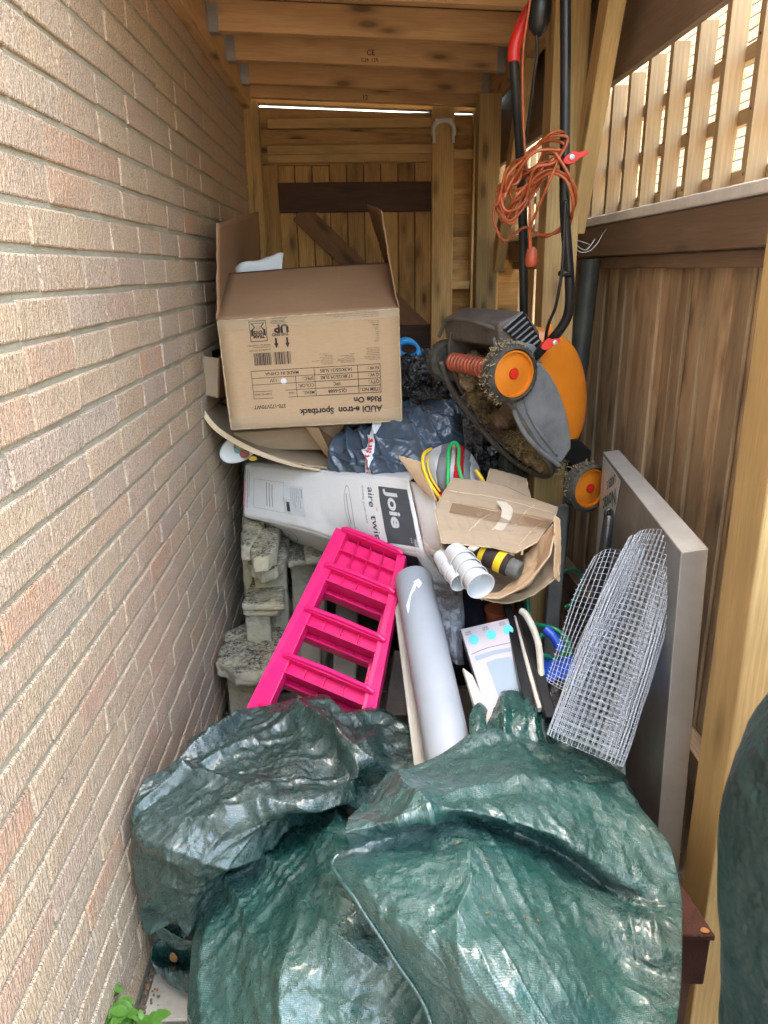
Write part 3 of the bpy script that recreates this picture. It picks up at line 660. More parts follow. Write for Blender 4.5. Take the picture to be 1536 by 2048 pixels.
# address label, outline and pink band
gridpatch(jp.pt, .30, .30, .425, .80, 1, 6)
for a_, b_, c_, d_ in ((.08, .27, .30, .275), (.08, .80, .30, .805), (.08, .27, .082, .80), (.298, .27, .30, .80)): gridpatch(jp.pt, a_, b_, c_, d_, 2, 2)
for k in range(3): gridpatch(jp.pt, .175 + k * .02, .30 + .02 * k, .180 + k * .02, .74, 2, 2)
gridpatch(jp.pt, .004, .30, .018, .82, 3, 4); gridpatch(jp.pt, .03, .10, .034, .85, 2, 2); gridpatch(jp.pt, .045, .16, .048, .62, 2, 2)
jp.n = jp.n * 1.3
for k in range(7): gridpatch(jp.pt, .315 + k * .003, .60, .3165 + k * .003 + .0012 * (k % 3), .76, 5, 1)
for k in range(6): gridpatch(jp.pt, .345 + k * .012, .34, .3475 + k * .012, .58 + .05 * (k % 3), 2, 1)
gridpatch(jp.pt, .415, .34, .42, .50, 2, 1)
jp.b.build('printing', [M['ink_grey'], M['white'], M['ink_pale'], M['pink_band'], M['ink_pale'], M['ink']], jo); jp.b = MB()
# second logo on the lower panel
def lowpt(x, y):
    i = max(0, min(7.999, y * 8)); j = max(0, min(39.999, x * 40)); a_, b_ = int(i), int(j); fi, fj = i - a_, j - b_
    return (low[a_][b_] * (1 - fi) + low[a_ + 1][b_] * fi) * (1 - fj) + (low[a_][b_ + 1] * (1 - fi) + low[a_ + 1][b_ + 1] * fi) * fj + V((-.001, -.004, -.001))
gridpatch(lowpt, .80, .12, .955, .98, 0, 8)
jpl = lambda x, y: lowpt(x, y) + V((-.001, -.002, -.0005))
v_, f = text2d('Joie', .185, .03, 'LEFT', .93); jp.b.add([jpl(.835 + b_ * .38, .2 + a_ * 2.0) for a_, b_ in v_], f, None, 1)
ring(jpl, ell(.27, .55, .05, .3), ell(.27, .55, .046, .28), 2); ring(jpl, ell(.25, .55, .022, .12), ell(.25, .55, .018, .1), 2)
jp.b.build('lower_printing', [M['ink_grey'], M['white'], M['ink_pale']], jo)
tp = MB()
strip([P(826, 1080, 2.05), P(850, 1075, 2.05), P(880, 1160, 2.0), P(850, 1165, 2.02)], 6, 20); strip([P(838, 1105, 2.03), P(880, 1116, 1.98), P(905, 1185, 1.96), P(860, 1175, 1.98)], 10, 14)
tp.build('packing_tape', tape('clear_shiny_tape', (.7, .7, .72), .1), jo, smooth=True)

# stamps on two joists
for (px_, py_, yj, tx_, sz_) in ((722, 112, 3.44, 'C24  12%', .018), (733, 99, 3.44, 'CE', .028), (724, 190, 4.12, '12', .03)):
    m = MB(); c_ = P(px_, py_, yj - .0245); v_, f = text2d(tx_, sz_, .01); m.add([c_ + V((a_, 0, b_ - .02)) for a_, b_ in v_], f); m.build('grade_stamp', M['ink'], cn)
# ---------------------------------------------------------------- electric lawn mower hung by its handle
mo0 = P(1017, 746, 1.98)
Ld = (P(1168, 972, 2.10) - mo0); WB = Ld.length; Ld.normalize()
Wd = V((-.36, .91, -.05)); Wd = (Wd - Ld * Wd.dot(Ld)).normalized()   # across the machine, away from the viewer
Ud = Wd.cross(Ld); Ud = Ud if Ud.x > 0 else -Ud             # up side of the machine
mw = thing('lawn_mower', 'orange and grey electric lawn mower hanging on its side with clippings caked under the deck', 'lawn mower', mo0)
def ml(l, w_, u): return mo0 + Ld * l + Wd * (w_ * .86) + Ud * u
def wheel(l, w_, u, r, side=1):
    o = ml(l, w_, u); ax = -Wd * side; t = MB()
    t.lathe([(r * .72, -.02), (r * .9, -.024), (r, -.016), (r, .012), (r * .93, .022), (r * .85, .025), (r * .82, .018), (r * .80, .0)], o, ax, 40, a0=Ld)
    tw = t.build('wheel', M['rubber'], mw, auto=40)
    k = MB()
    for q in range(30):
        a_ = 6.2832 * q / 30; d = Ld * math.cos(a_) + Ud * math.sin(a_); tg = Wd.cross(d)
        k.box(o + d * (r - .0008), (.008, .032, .003), R=Matrix((tg, Wd, d)).transposed())
    x = k.build('tread', M['rubber'], None); x.parent = tw
    h = MB(); h.lathe([(r * .80, .006), (r * .795, .020), (r * .73, .021), (r * .71, .012), (r * .40, .016), (r * .2, .018), (r * .19, .012), (.0005, .012)], o, ax, 40, a0=Ld)
    x = h.build('hub_cap', M['orange'], None, auto=35); x.parent = tw
    h = MB(); h.lathe([(r * .17, .010), (r * .17, .0205), (r * .12, .0215), (.0004, .0215)], o, ax, 18); x = h.build('axle_cap', M['red'], None, auto=35); x.parent = tw
    return tw
RW, FW = .078, .074
wheel(0, -.008, 0, RW); wheel(WB, -.012, 0, FW); wheel(WB - .015, .36, .0, FW, -1); wheel(0.0, .37, 0, RW * .8, -1)
# deck: loft of cross sections along l, each a closed polygon in (w, u); open underneath, so build shell outer + inner
Wm = .34
def sec(l, w0, w1, ub, ut, shoulder):   # outline from near lower lip over the top to far lower lip
    return [ml(l, w0, ub), ml(l, w0 + .002, ub + (ut - ub) * .45), ml(l, w0 + shoulder * .35, ub + (ut - ub) * .8), ml(l, w0 + shoulder, ut), ml(l, (w0 + w1) / 2, ut + .012), ml(l, w1 - shoulder, ut), ml(l, w1 - shoulder * .35, ub + (ut - ub) * .8), ml(l, w1, ub + (ut - ub) * .45), ml(l, w1, ub)]
S = [(-.085, .05, .30, .035, .075, .02), (-.05, .03, .32, .01, .10, .03), (0.0, .018, .335, -.012, .125, .035), (.06, .014, .34, -.028, .135, .04), (.13, .012, .345, -.033, .125, .04), (.20, .012, .345, -.035, .105, .04), (.27, .015, .345, -.033, .085, .035), (.33, .022, .335, -.03, .065, .03), (.385, .06, .30, -.025, .045, .025), (.41, .11, .25, -.02, .035, .02)]
def loft(secs, k=4):
    rows = [sec(*s_) for s_ in secs]; cols = list(zip(*rows)); sm = [smooth_path(c, k) for c in cols]
    rr = list(zip(*sm)); return [smooth_path(r, 4) for r in rr]
m = MB(); m.grid(loft(S)); m.build('deck', M['dirty'], mw, auto=50, solid=.005)
# side skirt: big sculpted grey panel between the wheels
def cur(pts, w_): return [ml(l, w_, u) for l, u in pts]
sk = [(.03, .07), (.05, .092), (.10, .098), (.16, .094), (.23, .076), (.29, .052), (.325, .03), (.335, -.02), (.31, -.038), (.27, -.040), (.22, -.052), (.16, -.055), (.10, -.045), (.065, -.028), (.055, .01)]
m = MB(); m.prism(cur(sk, -.006), Wd * .03); m.build('side_skirt', M['mgrey'], mw, bevel=.007, seg=3)
m = MB(); m.tube(smooth_path([ml(.075, -.008, .0), ml(.13, -.009, -.02), ml(.2, -.009, -.025), ml(.30, -.008, -.02)], 6), .0045, 8); m.tube(smooth_path([ml(.06, -.004, -.035), ml(.10, -.006, -.052), ml(.16, -.007, -.062), ml(.22, -.007, -.058), ml(.28, -.006, -.045), ml(.335, -.004, -.03)], 6), .007, 8); m.build('moulded_rim', M['mgrey'], mw, smooth=True)
# lower rim of the far side and the cavity
m = MB(); rim = smooth_path([ml(-.02, .02, -.03), ml(.06, -.002, -.045), ml(.20, .0, -.05), ml(.33, .02, -.045), ml(.40, .10, -.04), ml(.415, .18, -.04), ml(.40, .27, -.04), ml(.33, .345, -.042), ml(.2, .36, -.045), ml(.06, .355, -.045), ml(-.03, .33, -.03)], 6)
m.tube(rim, .009, 8); m.build('deck_rim', M['dirty'], mw, smooth=True)
m = MB(); m.grid([[ml(.19 + .20 * math.cos(a_) * r_, .18 + .155 * math.sin(a_) * r_, .045 - .07 * r_ ** 3 + .012 * noise.noise(V((math.cos(a_) * 6 * r_, math.sin(a_) * 6 * r_, 2)))) for a_ in [6.2832 * k / 48 for k in range(48)]] for r_ in [.02 + .98 * i / 16 for i in range(17)]], closed=True); m.build('cutting_chamber', M['dirt'], mw, smooth=True)
m = MB(); c_ = ml(.17, .16, -.036); d1 = (Ld * .55 + Wd * .83).normalized(); d2 = Ud.cross(d1)
m.hexa([c_ - d1 * .14 - d2 * .022, c_ + d1 * .14 - d2 * .026, c_ + d1 * .14 + d2 * .02, c_ - d1 * .14 + d2 * .024], [c_ - d1 * .14 - d2 * .022 + Ud * .004, c_ + d1 * .14 - d2 * .026 + Ud * .004, c_ + d1 * .14 + d2 * .02 + Ud * .004, c_ - d1 * .14 + d2 * .024 + Ud * .004])
m.lathe([(.034, -.006), (.034, .01), (.018, .016), (.012, .03), (.001, .03)], c_, -Ud, 20); m.build('cutting_blade', M['rust_metal'], mw, bevel=.002)
def clumps(cen, n, rad, sz, thick=.0016, seed=1, f=None):
    rg = random.Random(seed); m = MB()
    for k in range(n):
        d = V((rg.gauss(0, 1), rg.gauss(0, 1), rg.gauss(0, 1))); p = cen(rg) + d * rad
        a_ = V((rg.gauss(0, 1), rg.gauss(0, 1), rg.gauss(0, 1))).normalized(); b_ = a_.orthogonal().normalized() * thick; L = sz * rg.uniform(.5, 1.5); q = p + a_ * L * .5 + V((rg.gauss(0, 1), rg.gauss(0, 1), rg.gauss(0, 1))) * L * .2; c2 = p + a_ * L
        m.add([p - b_, p + b_, q + b_, q - b_, c2], [(0, 1, 2, 3), (3, 2, 4)])
    return m
def chamber(rg):
    a_ = rg.uniform(0, 6.28); r_ = rg.uniform(.62, 1.0); return ml(.19 + .205 * math.cos(a_) * r_, .18 + .16 * math.sin(a_) * r_, -.008 + .03 * (1 - r_))
o_ = clumps(chamber, 7500, .012, .016, seed=4).build('clippings', M['dirt'], mw); o_['kind'] = 'stuff'
o_ = clumps(lambda rg: ml(.33 + rg.uniform(-.05, .05), .10 + rg.uniform(-.05, .14), -.015), 2000, .012, .018, seed=9).build('clippings', M['straw'], mw); o_['kind'] = 'stuff'
# lumps of caked grass
def lump(c, r, mat, name, par, n=2, sc=18, amp=.5, sq=(1, 1, 1), seed=0):
    bm = bmesh.new(); bmesh.ops.create_icosphere(bm, subdivisions=4, radius=1)
    vs = []
    for v in bm.verts:
        p = v.co.copy(); q = p * r * sc + V((seed * 7.3, 0, 0)); k = 1 + amp * (noise.noise(q) + .6 * noise.noise(q * 2.3)); vs.append(V(c) + V((p.x * sq[0], p.y * sq[1], p.z * sq[2])) * r * k)
    fs = [tuple(v.index for v in f.verts) for f in bm.faces]; bm.free(); m = MB(); m.add(vs, fs); return m.build(name, mat, par, smooth=True)
for k, (l_, w_, u_, r_) in enumerate([(.33, .12, -.012, .050), (.35, .2, -.012, .042), (.05, .12, 0, .045), (.02, .24, -.01, .042), (.12, .30, -.012, .04), (.22, .32, -.01, .036), (.0, .1, .0, .03)]): lump(ml(l_, w_, u_ + .012), r_, M['dirt'], 'caked_grass', mw, seed=k, sc=34, amp=.6)
def tyre(rg):
    a_ = rg.uniform(1.9, 5.2); return ml(RW * 1.02 * math.cos(a_), rg.uniform(-.03, .02), RW * 1.02 * math.sin(a_))
o_ = clumps(tyre, 330, .003, .011, .0011, seed=6).build('clippings', M['straw'], mw); o_['kind'] = 'stuff'
o_ = clumps(lambda rg: (lambda a_: ml(WB + FW * math.cos(a_), rg.uniform(-.03, .02), FW * math.sin(a_)))(rg.uniform(2.2, 4.2)), 90, .003, .010, .001, seed=8).build('clippings', M['straw'], mw); o_['kind'] = 'stuff'
# rear ribbed roller
m = MB(); pf = []; n = 13
for k in range(n):
    h = k / n * .235; s_ = .235 / n; pf += [(.022, h), (.027, h + s_ * .15), (.027, h + s_ * .6), (.0215, h + s_ * .72)]
m.lathe(pf, ml(-.012, .035, -.008), Wd, 24); m.build('ribbed_roller', M['orange_red'], mw, auto=50)
m = MB(); m.lathe([(.016, 0), (.031, .0), (.031, .008), (.016, .008)], ml(-.012, .028, -.008), Wd, 24); m.lathe([(.012, -.02), (.012, .26)], ml(-.012, .03, -.008), Wd, 14); m.build('roller_axle', M['orange_red'], mw, auto=40)
# rear body and its louvres
m = MB(); bp = [(-.115, .06), (-.06, .03), (-.035, .055), (.03, .075), (.05, .12), (-.01, .15), (-.085, .145)]
m.prism([ml(l, .02, u) for l, u in bp], Wd * .29); m.build('rear_housing', M['dirty'], mw, bevel=.009, seg=3)
m = MB()
for k in range(7):
    l0 = -.098 + k * .016; m.beam(ml(l0, .013, .062 + .004 * k), ml(l0 + .006, .013, .132), .004, .008, up=Wd)
m.build('louvres', M['mgrey'], mw, bevel=.001)
m = MB(); m.prism([ml(l, .0145, u) for l, u in [(-.10, .062), (.012, .085), (.016, .135), (-.09, .138)]], Wd * .003); m.build('louvre_recess', M['black'], mw)
m = MB(); m.prism([ml(l, .0, u) for l, u in [(-.04, .012), (.012, .06), (.045, .07), (.06, .10), (.0, .11), (-.05, .07)]], Wd * .03); m.build('wheel_arch', M['mgrey'], mw, bevel=.008, seg=3)
m = MB(); m.tube(smooth_path([ml(-.09, .02, .06), ml(-.12, .10, .05), ml(-.13, .2, .05), ml(-.12, .30, .05), ml(-.08, .36, .02)], 6), .006, 8); m.build('rear_guard', M['dirty'], mw, smooth=True)
# orange motor hood
hs = [(-.05, .10, .26, .10, .125, .03), (.0, .05, .30, .098, .165, .04), (.05, .015, .315, .09, .205, .05), (.11, .010, .32, .085, .232, .06), (.18, .010, .32, .06, .235, .07), (.24, .012, .315, .04, .215, .07), (.30, .018, .30, .018, .175, .06), (.345, .03, .28, .005, .12, .05), (.375, .08, .25, .0, .05, .03)]
m = MB(); m.grid(loft(hs)); m.build('motor_hood', M['orange'], mw, auto=60, solid=.004)
m = MB(); m.prism([ml(l, .012, u) for l, u in [(.30, .04), (.335, .075), (.40, .09), (.43, .06), (.43, .0), (.38, .02), (.33, .0)]], Wd * .05); m.build('front_bumper', M['black'], mw, bevel=.008, seg=3)
# handle tubes
hA = smooth_path([P(1068, 716, 2.02), P(1092, 690, 2.00), P(1118, 662, 1.98), P(1137, 625, 1.96), P(1139, 560, 1.94), P(1130, 430, 1.93), P(1130, 300, 1.93), P(1131, 150, 1.93), P(1131, -60, 1.93)], 8)
m = MB(); m.tube(hA, .0125, 14); hb = m.build('handle_tube', M['black'], mw, smooth=True)
hB = smooth_path([P(1048, 668, 2.20), P(1047, 560, 2.18), P(1046, 450, 2.15), P(1040, 300, 2.10), P(1033, 200, 2.06), P(1028, 120, 2.04), P(1036, 70, 2.04), P(1056, 28, 2.04), P(1090, -20, 2.0), P(1131, -60, 1.93)], 8)
m = MB(); m.tube(hB, .0125, 14); m.build('handle_tube', M['black'], mw, smooth=True)
m = MB(); m.tube(smooth_path([P(1028, 124, 2.038), P(1029, 96, 2.038), P(1037, 68, 2.038), P(1054, 30, 2.038), P(1075, 0, 2.02)], 8), .0155, 14); m.build('grip', M['red'], mw, smooth=True)
lump(P(1079, 15, 1.99), .052, M['black'], 'switch_box', mw, sc=3, amp=.08, sq=(.55, .55, 1.15), seed=2)
m = MB(); m.tube(smooth_path([P(1073, 66, 1.985), P(1074, 110, 1.99), P(1068, 150, 2.0), P(1062, 200, 2.02), P(1048, 300, 2.07)], 8), .0035, 8); m.build('switch_lead', M['black'], mw, smooth=True)
m = MB(); m.tube(smooth_path([P(1131, 400, 1.905), P(1128, 470, 1.905), P(1124, 540, 1.905), P(1112, 610, 1.92), P(1098, 645, 1.95), P(1092, 672, 1.98), P(1090, 700, 2.0)], 8), .0042, 8)
m.tube([P(1119, 547, 1.912), P(1141, 549, 1.925)], .007, 8); m.build('power_lead', M['black'], mw, smooth=True)
def lever(c, L, w_, col, name, d=V((0, -1, 0))):
    m = MB(); x = (P(c[0] + 20, c[1] - 4, c[2]) - P(c[0], c[1], c[2])).normalized(); z = V((0, 0, 1)); pts = []
    c0 = P(*c)
    for k in range(18):
        a_ = 6.2832 * k / 18; rr = w_ * (1 if math.cos(a_) < 0 else .55); pts.append(c0 + x * (math.cos(a_) * L * .5) + z * (math.sin(a_) * rr + math.cos(a_) * w_ * .3) - V((0, .012, 0)))
    m.prism(pts, V((0, .014, 0))); o = m.build(name, col, mw, bevel=.004, seg=2)
    k = MB(); k.lathe([(.0065, 0), (.0065, .004), (.003, .005), (.0005, .005)], c0 + x * (-L * .18 if c[1] < 400 else L * .2) - V((0, .012, 0)), (0, -1, 0), 12); q = k.build('bolt', M['galv'], None, auto=40); q.parent = o
lever((1150, 314, 1.91), .062, .014, M['red'], 'clamp_lever'); lever((1100, 686, 1.96), .05, .015, M['red'], 'clamp_lever')
m = MB(); m.box(P(1098, 668, 2.0), (.014, .02, .05)); m.build('lug', M['orange'], mw, bevel=.003)
# cable coiled over the handle
cb = thing('extension_cable', 'orange extension cable hung in loose loops over the mower handle', 'cable', P(1090, 360, 1.9))
rg = random.Random(5); loops = []
A0 = V((1130, 320)); B0 = V((1015, 395))
path = []
for k in range(9):
    j = lambda s_: rg.uniform(-s_, s_)
    dep = 1.895 + .012 * k
    top = [(1128 + j(8), 262 + k * 10 + j(6)), (1098 + j(10), 258 + k * 10 + j(8)), (1062 + j(12), 292 + k * 8 + j(10)), (1030 + j(14), 350 + j(16)), (1004 + j(8), 385 + j(16))]
    bot = [(998 + j(6), 410 + j(14)), (1015 + j(10), 432 + j(18)), (1048 + j(14), 400 + j(16)), (1082 + j(14), 345 + j(12)), (1112 + j(8), 318 + j(8))]
    for (x, y) in top + bot: path.append(P(x, y, dep + rg.uniform(-.02, .05)))
m = MB(); m.tube(smooth_path(path, 7), .0036, 7); m.build('coiled_lead', M['cable'], cb, smooth=True)
path = [P(1110, 305, 1.885), P(1138, 350, 1.88), P(1148, 385, 1.9), P(1146, 420, 1.95), P(1130, 447, 2.0), P(1095, 473, 2.02), P(1075, 468, 2.08), P(1048, 455, 2.12), P(1010, 482, 2.0), P(992, 455, 1.98), P(987, 430, 1.98), P(1000, 395, 1.97), P(1060, 370, 1.93), P(1100, 347, 1.9), P(1130, 358, 1.88), P(1144, 392, 1.88), P(1146, 420, 1.9), P(1140, 450, 1.95)]
m = MB(); m.tube(smooth_path(path, 8), .0036, 7); m.build('loose_loop', M['cable'], cb, smooth=True)
path = [P(1120, 312, 1.89), P(1095, 372, 1.9), P(1070, 430, 1.94), P(1060, 460, 1.97), P(1060, 498, 1.98)]
m = MB(); m.tube(smooth_path(path, 8), .0036, 7); m.build('hanging_lead', M['cable'], cb, smooth=True)
path = [P(1062, 498, 1.98), P(1058, 400, 1.985), P(1047, 250, 1.99), P(1046, 110, 1.97), P(1060, 0, 1.95), P(1062, -60, 1.95)]
m = MB(); m.tube(smooth_path(path, 8), .003, 7); m.build('rising_lead', M['cable'], cb, smooth=True)
c_ = P(1063, 516, 1.98); m = MB(); m.lathe([(.006, .027), (.013, .020), (.0165, .0), (.016, -.014), (.011, -.022), (.001, -.022)], c_, (0, 0, 1), 18)
for a_ in range(4): m.box(c_ + V((.013 * math.cos(a_ * .7 - 2.6), .013 * math.sin(a_ * .7 - 2.6), -.002)), (.003, .003, .03))
m.build('plug', M['orange_red'], cb, auto=40)
m = MB(); m.tube(smooth_path([P(1122, 300, 1.886), P(1075, 302, 1.885), P(1045, 330, 1.9), P(1020, 380, 1.95), P(1035, 400, 1.95), P(1075, 350, 1.91), P(1110, 340, 1.90), P(1146, 366, 1.89), P(1150, 410, 1.93), P(1120, 462, 2.0), P(1072, 470, 2.05)], 8), .0036, 7); m.build('loose_loop', M['cable'], cb, smooth=True)
# ---------------------------------------------------------------- draped sheets
def netlin(ctrl, nu, nv):
    R = len(ctrl) - 1; C = len(ctrl[0]) - 1; out = []
    for i in range(nu + 1):
        y = i / nu * R; a_ = min(int(y), R - 1); fy = y - a_; row = []
        for j in range(nv + 1):
            x = j / nv * C; b_ = min(int(x), C - 1); fx = x - b_
            row.append((ctrl[a_][b_] * (1 - fx) + ctrl[a_][b_ + 1] * fx) * (1 - fy) + (ctrl[a_ + 1][b_] * (1 - fx) + ctrl[a_ + 1][b_ + 1] * fx) * fy)
        out.append(row)
    return out
def drape_rows(ctrl, nu, nv, amp, sc, fine=0, fsc=20, sharp=1.0, seed=0, edge=True, fold=(), lin=False, fac=()):
    rows = (netlin if lin else net)([[P(*c) if isinstance(c, tuple) else c for c in r] for r in ctrl], nu, nv)
    La = [0]; Wa = [0]
    for i in range(nu): La.append(La[-1] + (rows[i + 1][nv // 2] - rows[i][nv // 2]).length)
    for j in range(nv): Wa.append(Wa[-1] + (rows[nu // 2][j + 1] - rows[nu // 2][j]).length)
    def folds(i, j):   # long sharp-crested folds running along one direction of the sheet
        h = 0
        for k, (am, along, across, th) in enumerate(fold):
            c_, s_ = math.cos(th), math.sin(th); a_, b_ = Wa[j] * c_ + La[i] * s_, -Wa[j] * s_ + La[i] * c_
            wv = noise.noise(V((a_ * 2.2, b_ * 2.2, seed + k * 3.3))) * .10
            n = noise.noise(V((a_ * along, (b_ + wv) * across, seed * 1.7 + k * 9.1))); m_ = noise.noise(V((a_ * 3, b_ * 3, seed + 40 + k)))
            h += am * ((1 - min(1, abs(n) * 4.2)) ** 1.35 - .22) * max(0, .6 + m_ * 1.6)
        return h
    out = []; gs = []
    for i in range(nu + 1):
        r = []
        for j in range(nv + 1):
            ef = min(1, .15 + min(La[i], La[-1] - La[i], Wa[j], Wa[-1] - Wa[j]) / .05)
            a_ = rows[min(i + 1, nu)][j] - rows[max(i - 1, 0)][j]; b_ = rows[i][min(j + 1, nv)] - rows[i][max(j - 1, 0)]
            n = a_.cross(b_)
            n = n.normalized() if n.length > 1e-9 else V((0, 0, 1))
            if n.dot(CO - rows[i][j]) < 0: n = -n
            p = rows[i][j]; q = p + V((seed * 3.7, 0, 0))
            h = amp * crump(q, sc, sharp) + (fine * crump(q + V((5, 5, 5)), fsc) if fine else 0) + (folds(i, j) if fold else 0) + sum(am_ * (facet(V((q.x, q.y * (1 if k_ else .55), q.z)) + V((0, k_ * 3, 0)), s_) - .3) * max(.06, min(1, .45 + 2.6 * noise.noise(q * (2.6 + k_ * 1.5) + V((k_ * 11, 3, 0))))) for k_, (am_, s_) in enumerate(fac))
            r.append(p + n * h * ef)
        out.append(r)
    # arc-length style coordinates for the weave
    L = [0]
    for i in range(nu): L.append(L[-1] + (rows[i + 1][nv // 2] - rows[i][nv // 2]).length)
    W = [0]
    for j in range(nv): W.append(W[-1] + (rows[nu // 2][j + 1] - rows[nu // 2][j]).length)
    for i in range(nu + 1):
        for j in range(nv + 1): gs.append((W[j], L[i], seed * .31))
    return out, gs
def drape(name, ctrl, mat, par, nu=100, nv=100, amp=.02, sc=6, th=.001, mi=0, **k):
    r, g = drape_rows(ctrl, nu, nv, amp, sc, **k); m = MB(); m.grid(r, gs=g); return m.build(name, mat, par, smooth=True, solid=th), r
def stone(name, poly, off, label, cat='stone', group=None, vox=.006, amt=.02, mat=None, par=None, tex=[0]):
    m = MB(); m.prism(poly, off); o = m.build(name, mat or M['stone'], par, smooth=True)
    bm = bmesh.new(); bm.from_mesh(o.data); bmesh.ops.bevel(bm, geom=bm.edges[:], offset=.006, segments=2, affect='EDGES', profile=.6); bm.to_mesh(o.data); bm.free()
    o.data.polygons.foreach_set('use_smooth', [True] * len(o.data.polygons))
    r = o.modifiers.new('r', 'REMESH'); r.mode = 'VOXEL'; r.voxel_size = vox; r.use_smooth_shade = True
    for s_, a_ in ((.05, amt), (.015, amt * .4)):
        tx = bpy.data.textures.new('clouds', 'CLOUDS'); tx.noise_scale = s_; d = o.modifiers.new('d', 'DISPLACE'); d.texture = tx; d.strength = a_; d.mid_level = .5; d.texture_coords = 'GLOBAL'
    if par is None: tag(o, label, cat, group)
    return o
ZD = V((0, 0, -1))
def pz(pts, z): return [PZ(x, y, z) for x, y in pts]
# ---------------------------------------------------------------- stones by the wall
pil = thing('capped_stone_pillar', 'short stone pillar with a broad lichened octagonal cap beside the pink steps', 'stone pillar', PZ(490, 1400, 0))
stone('cap', pz([(452, 1262), (492, 1243), (548, 1243), (572, 1262), (560, 1322), (540, 1345), (470, 1345), (432, 1322)], .30), ZD * .055, None, par=pil)
cc = pz([(458, 1268), (548, 1262), (545, 1338), (452, 1338)], .245); stone('shaft', cc, ZD * .245, None, par=pil, amt=.006)
sl = thing('moulded_stone_slab', 'lichened stone slab with a moulded front lip behind the capped pillar', 'stone slab', PZ(525, 1215, .2))
stone('slab', pz([(508, 1150), (570, 1133), (568, 1208), (483, 1208)], .47), ZD * .028, None, par=sl, amt=.008)
stone('lip', pz([(489, 1196), (560, 1196), (556, 1218), (486, 1218)], .443), ZD * .03, None, par=sl, amt=.006)
stone('support', pz([(495, 1180), (540, 1178), (540, 1228), (490, 1228)], .412), ZD * .41, None, par=sl, amt=.008)
stone('stone_block', pz([(500, 1100), (565, 1062), (578, 1075), (572, 1112), (555, 1133), (525, 1140), (498, 1128)], .60), ZD * .05, 'rounded stone lump on top of the stack under the white carton', group=None)
stone('stone_block', pz([(512, 1062), (560, 1040), (552, 1098), (535, 1112), (505, 1115), (500, 1095)], .68), ZD * .06, 'yellowish layered stone block sitting on the rounded lump', amt=.014)
stone('stone_block', pz([(486, 1030), (530, 1040), (520, 1060), (500, 1092), (482, 1090)], .69), ZD * .06, 'mossy rounded stone pressed against the brick wall', amt=.014)
stone('stone_block', pz([(504, 1080), (572, 1080), (572, 1135), (508, 1140)], .545), ZD * .53, 'tall hidden block that carries the rounded stone lump', amt=.01)
stone('stone_block', pz([(482, 1060), (500, 1060), (500, 1090), (482, 1088)], .62), ZD * .6, 'narrow stone block standing in the corner by the brick wall', amt=.01)
stone('stone_slab', pz([(582, 1062), (650, 1075), (652, 1118), (575, 1122)], .56), ZD * .03, 'thin speckled stone slab right of the rounded lump', 'stone')
stone('stone_slab', pz([(609, 1062), (652, 1068), (655, 1110), (612, 1112)], .60), ZD * .035, 'ochre stone piece lying on the thin speckled slab', 'stone')
stone('stone_block', pz([(585, 1092), (650, 1092), (645, 1118), (580, 1120)], .525), ZD * .52, 'upright grey block below the thin speckled slab', amt=.01)
stone('stone_block', pz([(565, 1140), (598, 1150), (600, 1200), (566, 1205)], .30), ZD * .3, 'broken scroll-shaped stone fragment behind the moulded slab', amt=.02)
stone('concrete_post', pz([(603, 1262), (642, 1262), (641, 1400), (592, 1402)], .30), ZD * .3, 'pale square concrete post lying under the pink steps, left of the ochre one', 'concrete post', mat=M['concrete'], amt=.004)
stone('concrete_post', pz([(672, 1200), (716, 1205), (712, 1350), (664, 1352)], .30), ZD * .3, 'ochre concrete post lying under the right side of the pink steps', 'concrete post', mat=M['concrete'], amt=.004)
stone('concrete_post', pz([(575, 1110), (605, 1112), (590, 1200), (566, 1200)], .18), ZD * .18, 'grey concrete post standing between the slab and the pink steps', 'concrete post', mat=M['concrete'], amt=.004)
# ---------------------------------------------------------------- pink folding steps
pk = thing('step_ladder', 'hot pink plastic step frame leaning under the white carton', 'step ladder', P(620, 1400, 1.8))
LQ = [P(672, 1054, 2.22), P(812, 1112, 2.10), P(716, 1600, 1.52), P(459, 1482, 1.72)]; LN = qn(LQ)
def LP(u, v, d): return bil(LQ, u, v) - LN * d
def pbar(m, u0, v0, u1, v1, d0, d1, n=1):
    m.hexa([LP(u0, v0, d0), LP(u1, v0, d0), LP(u1, v1, d0), LP(u0, v1, d0)], [LP(u0, v0, d1), LP(u1, v0, d1), LP(u1, v1, d1), LP(u0, v1, d1)])
def pline(m, a_, b_, w_, d0, d1, uo=0, vo=0):   # bar from (u,v) a to b, width w in v
    m.hexa([LP(a_[0], a_[1], d0), LP(b_[0], b_[1], d0), LP(b_[0], b_[1] + w_, d0), LP(a_[0], a_[1] + w_, d0)], [LP(a_[0], a_[1], d1), LP(b_[0], b_[1], d1), LP(b_[0], b_[1] + w_, d1), LP(a_[0], a_[1] + w_, d1)])
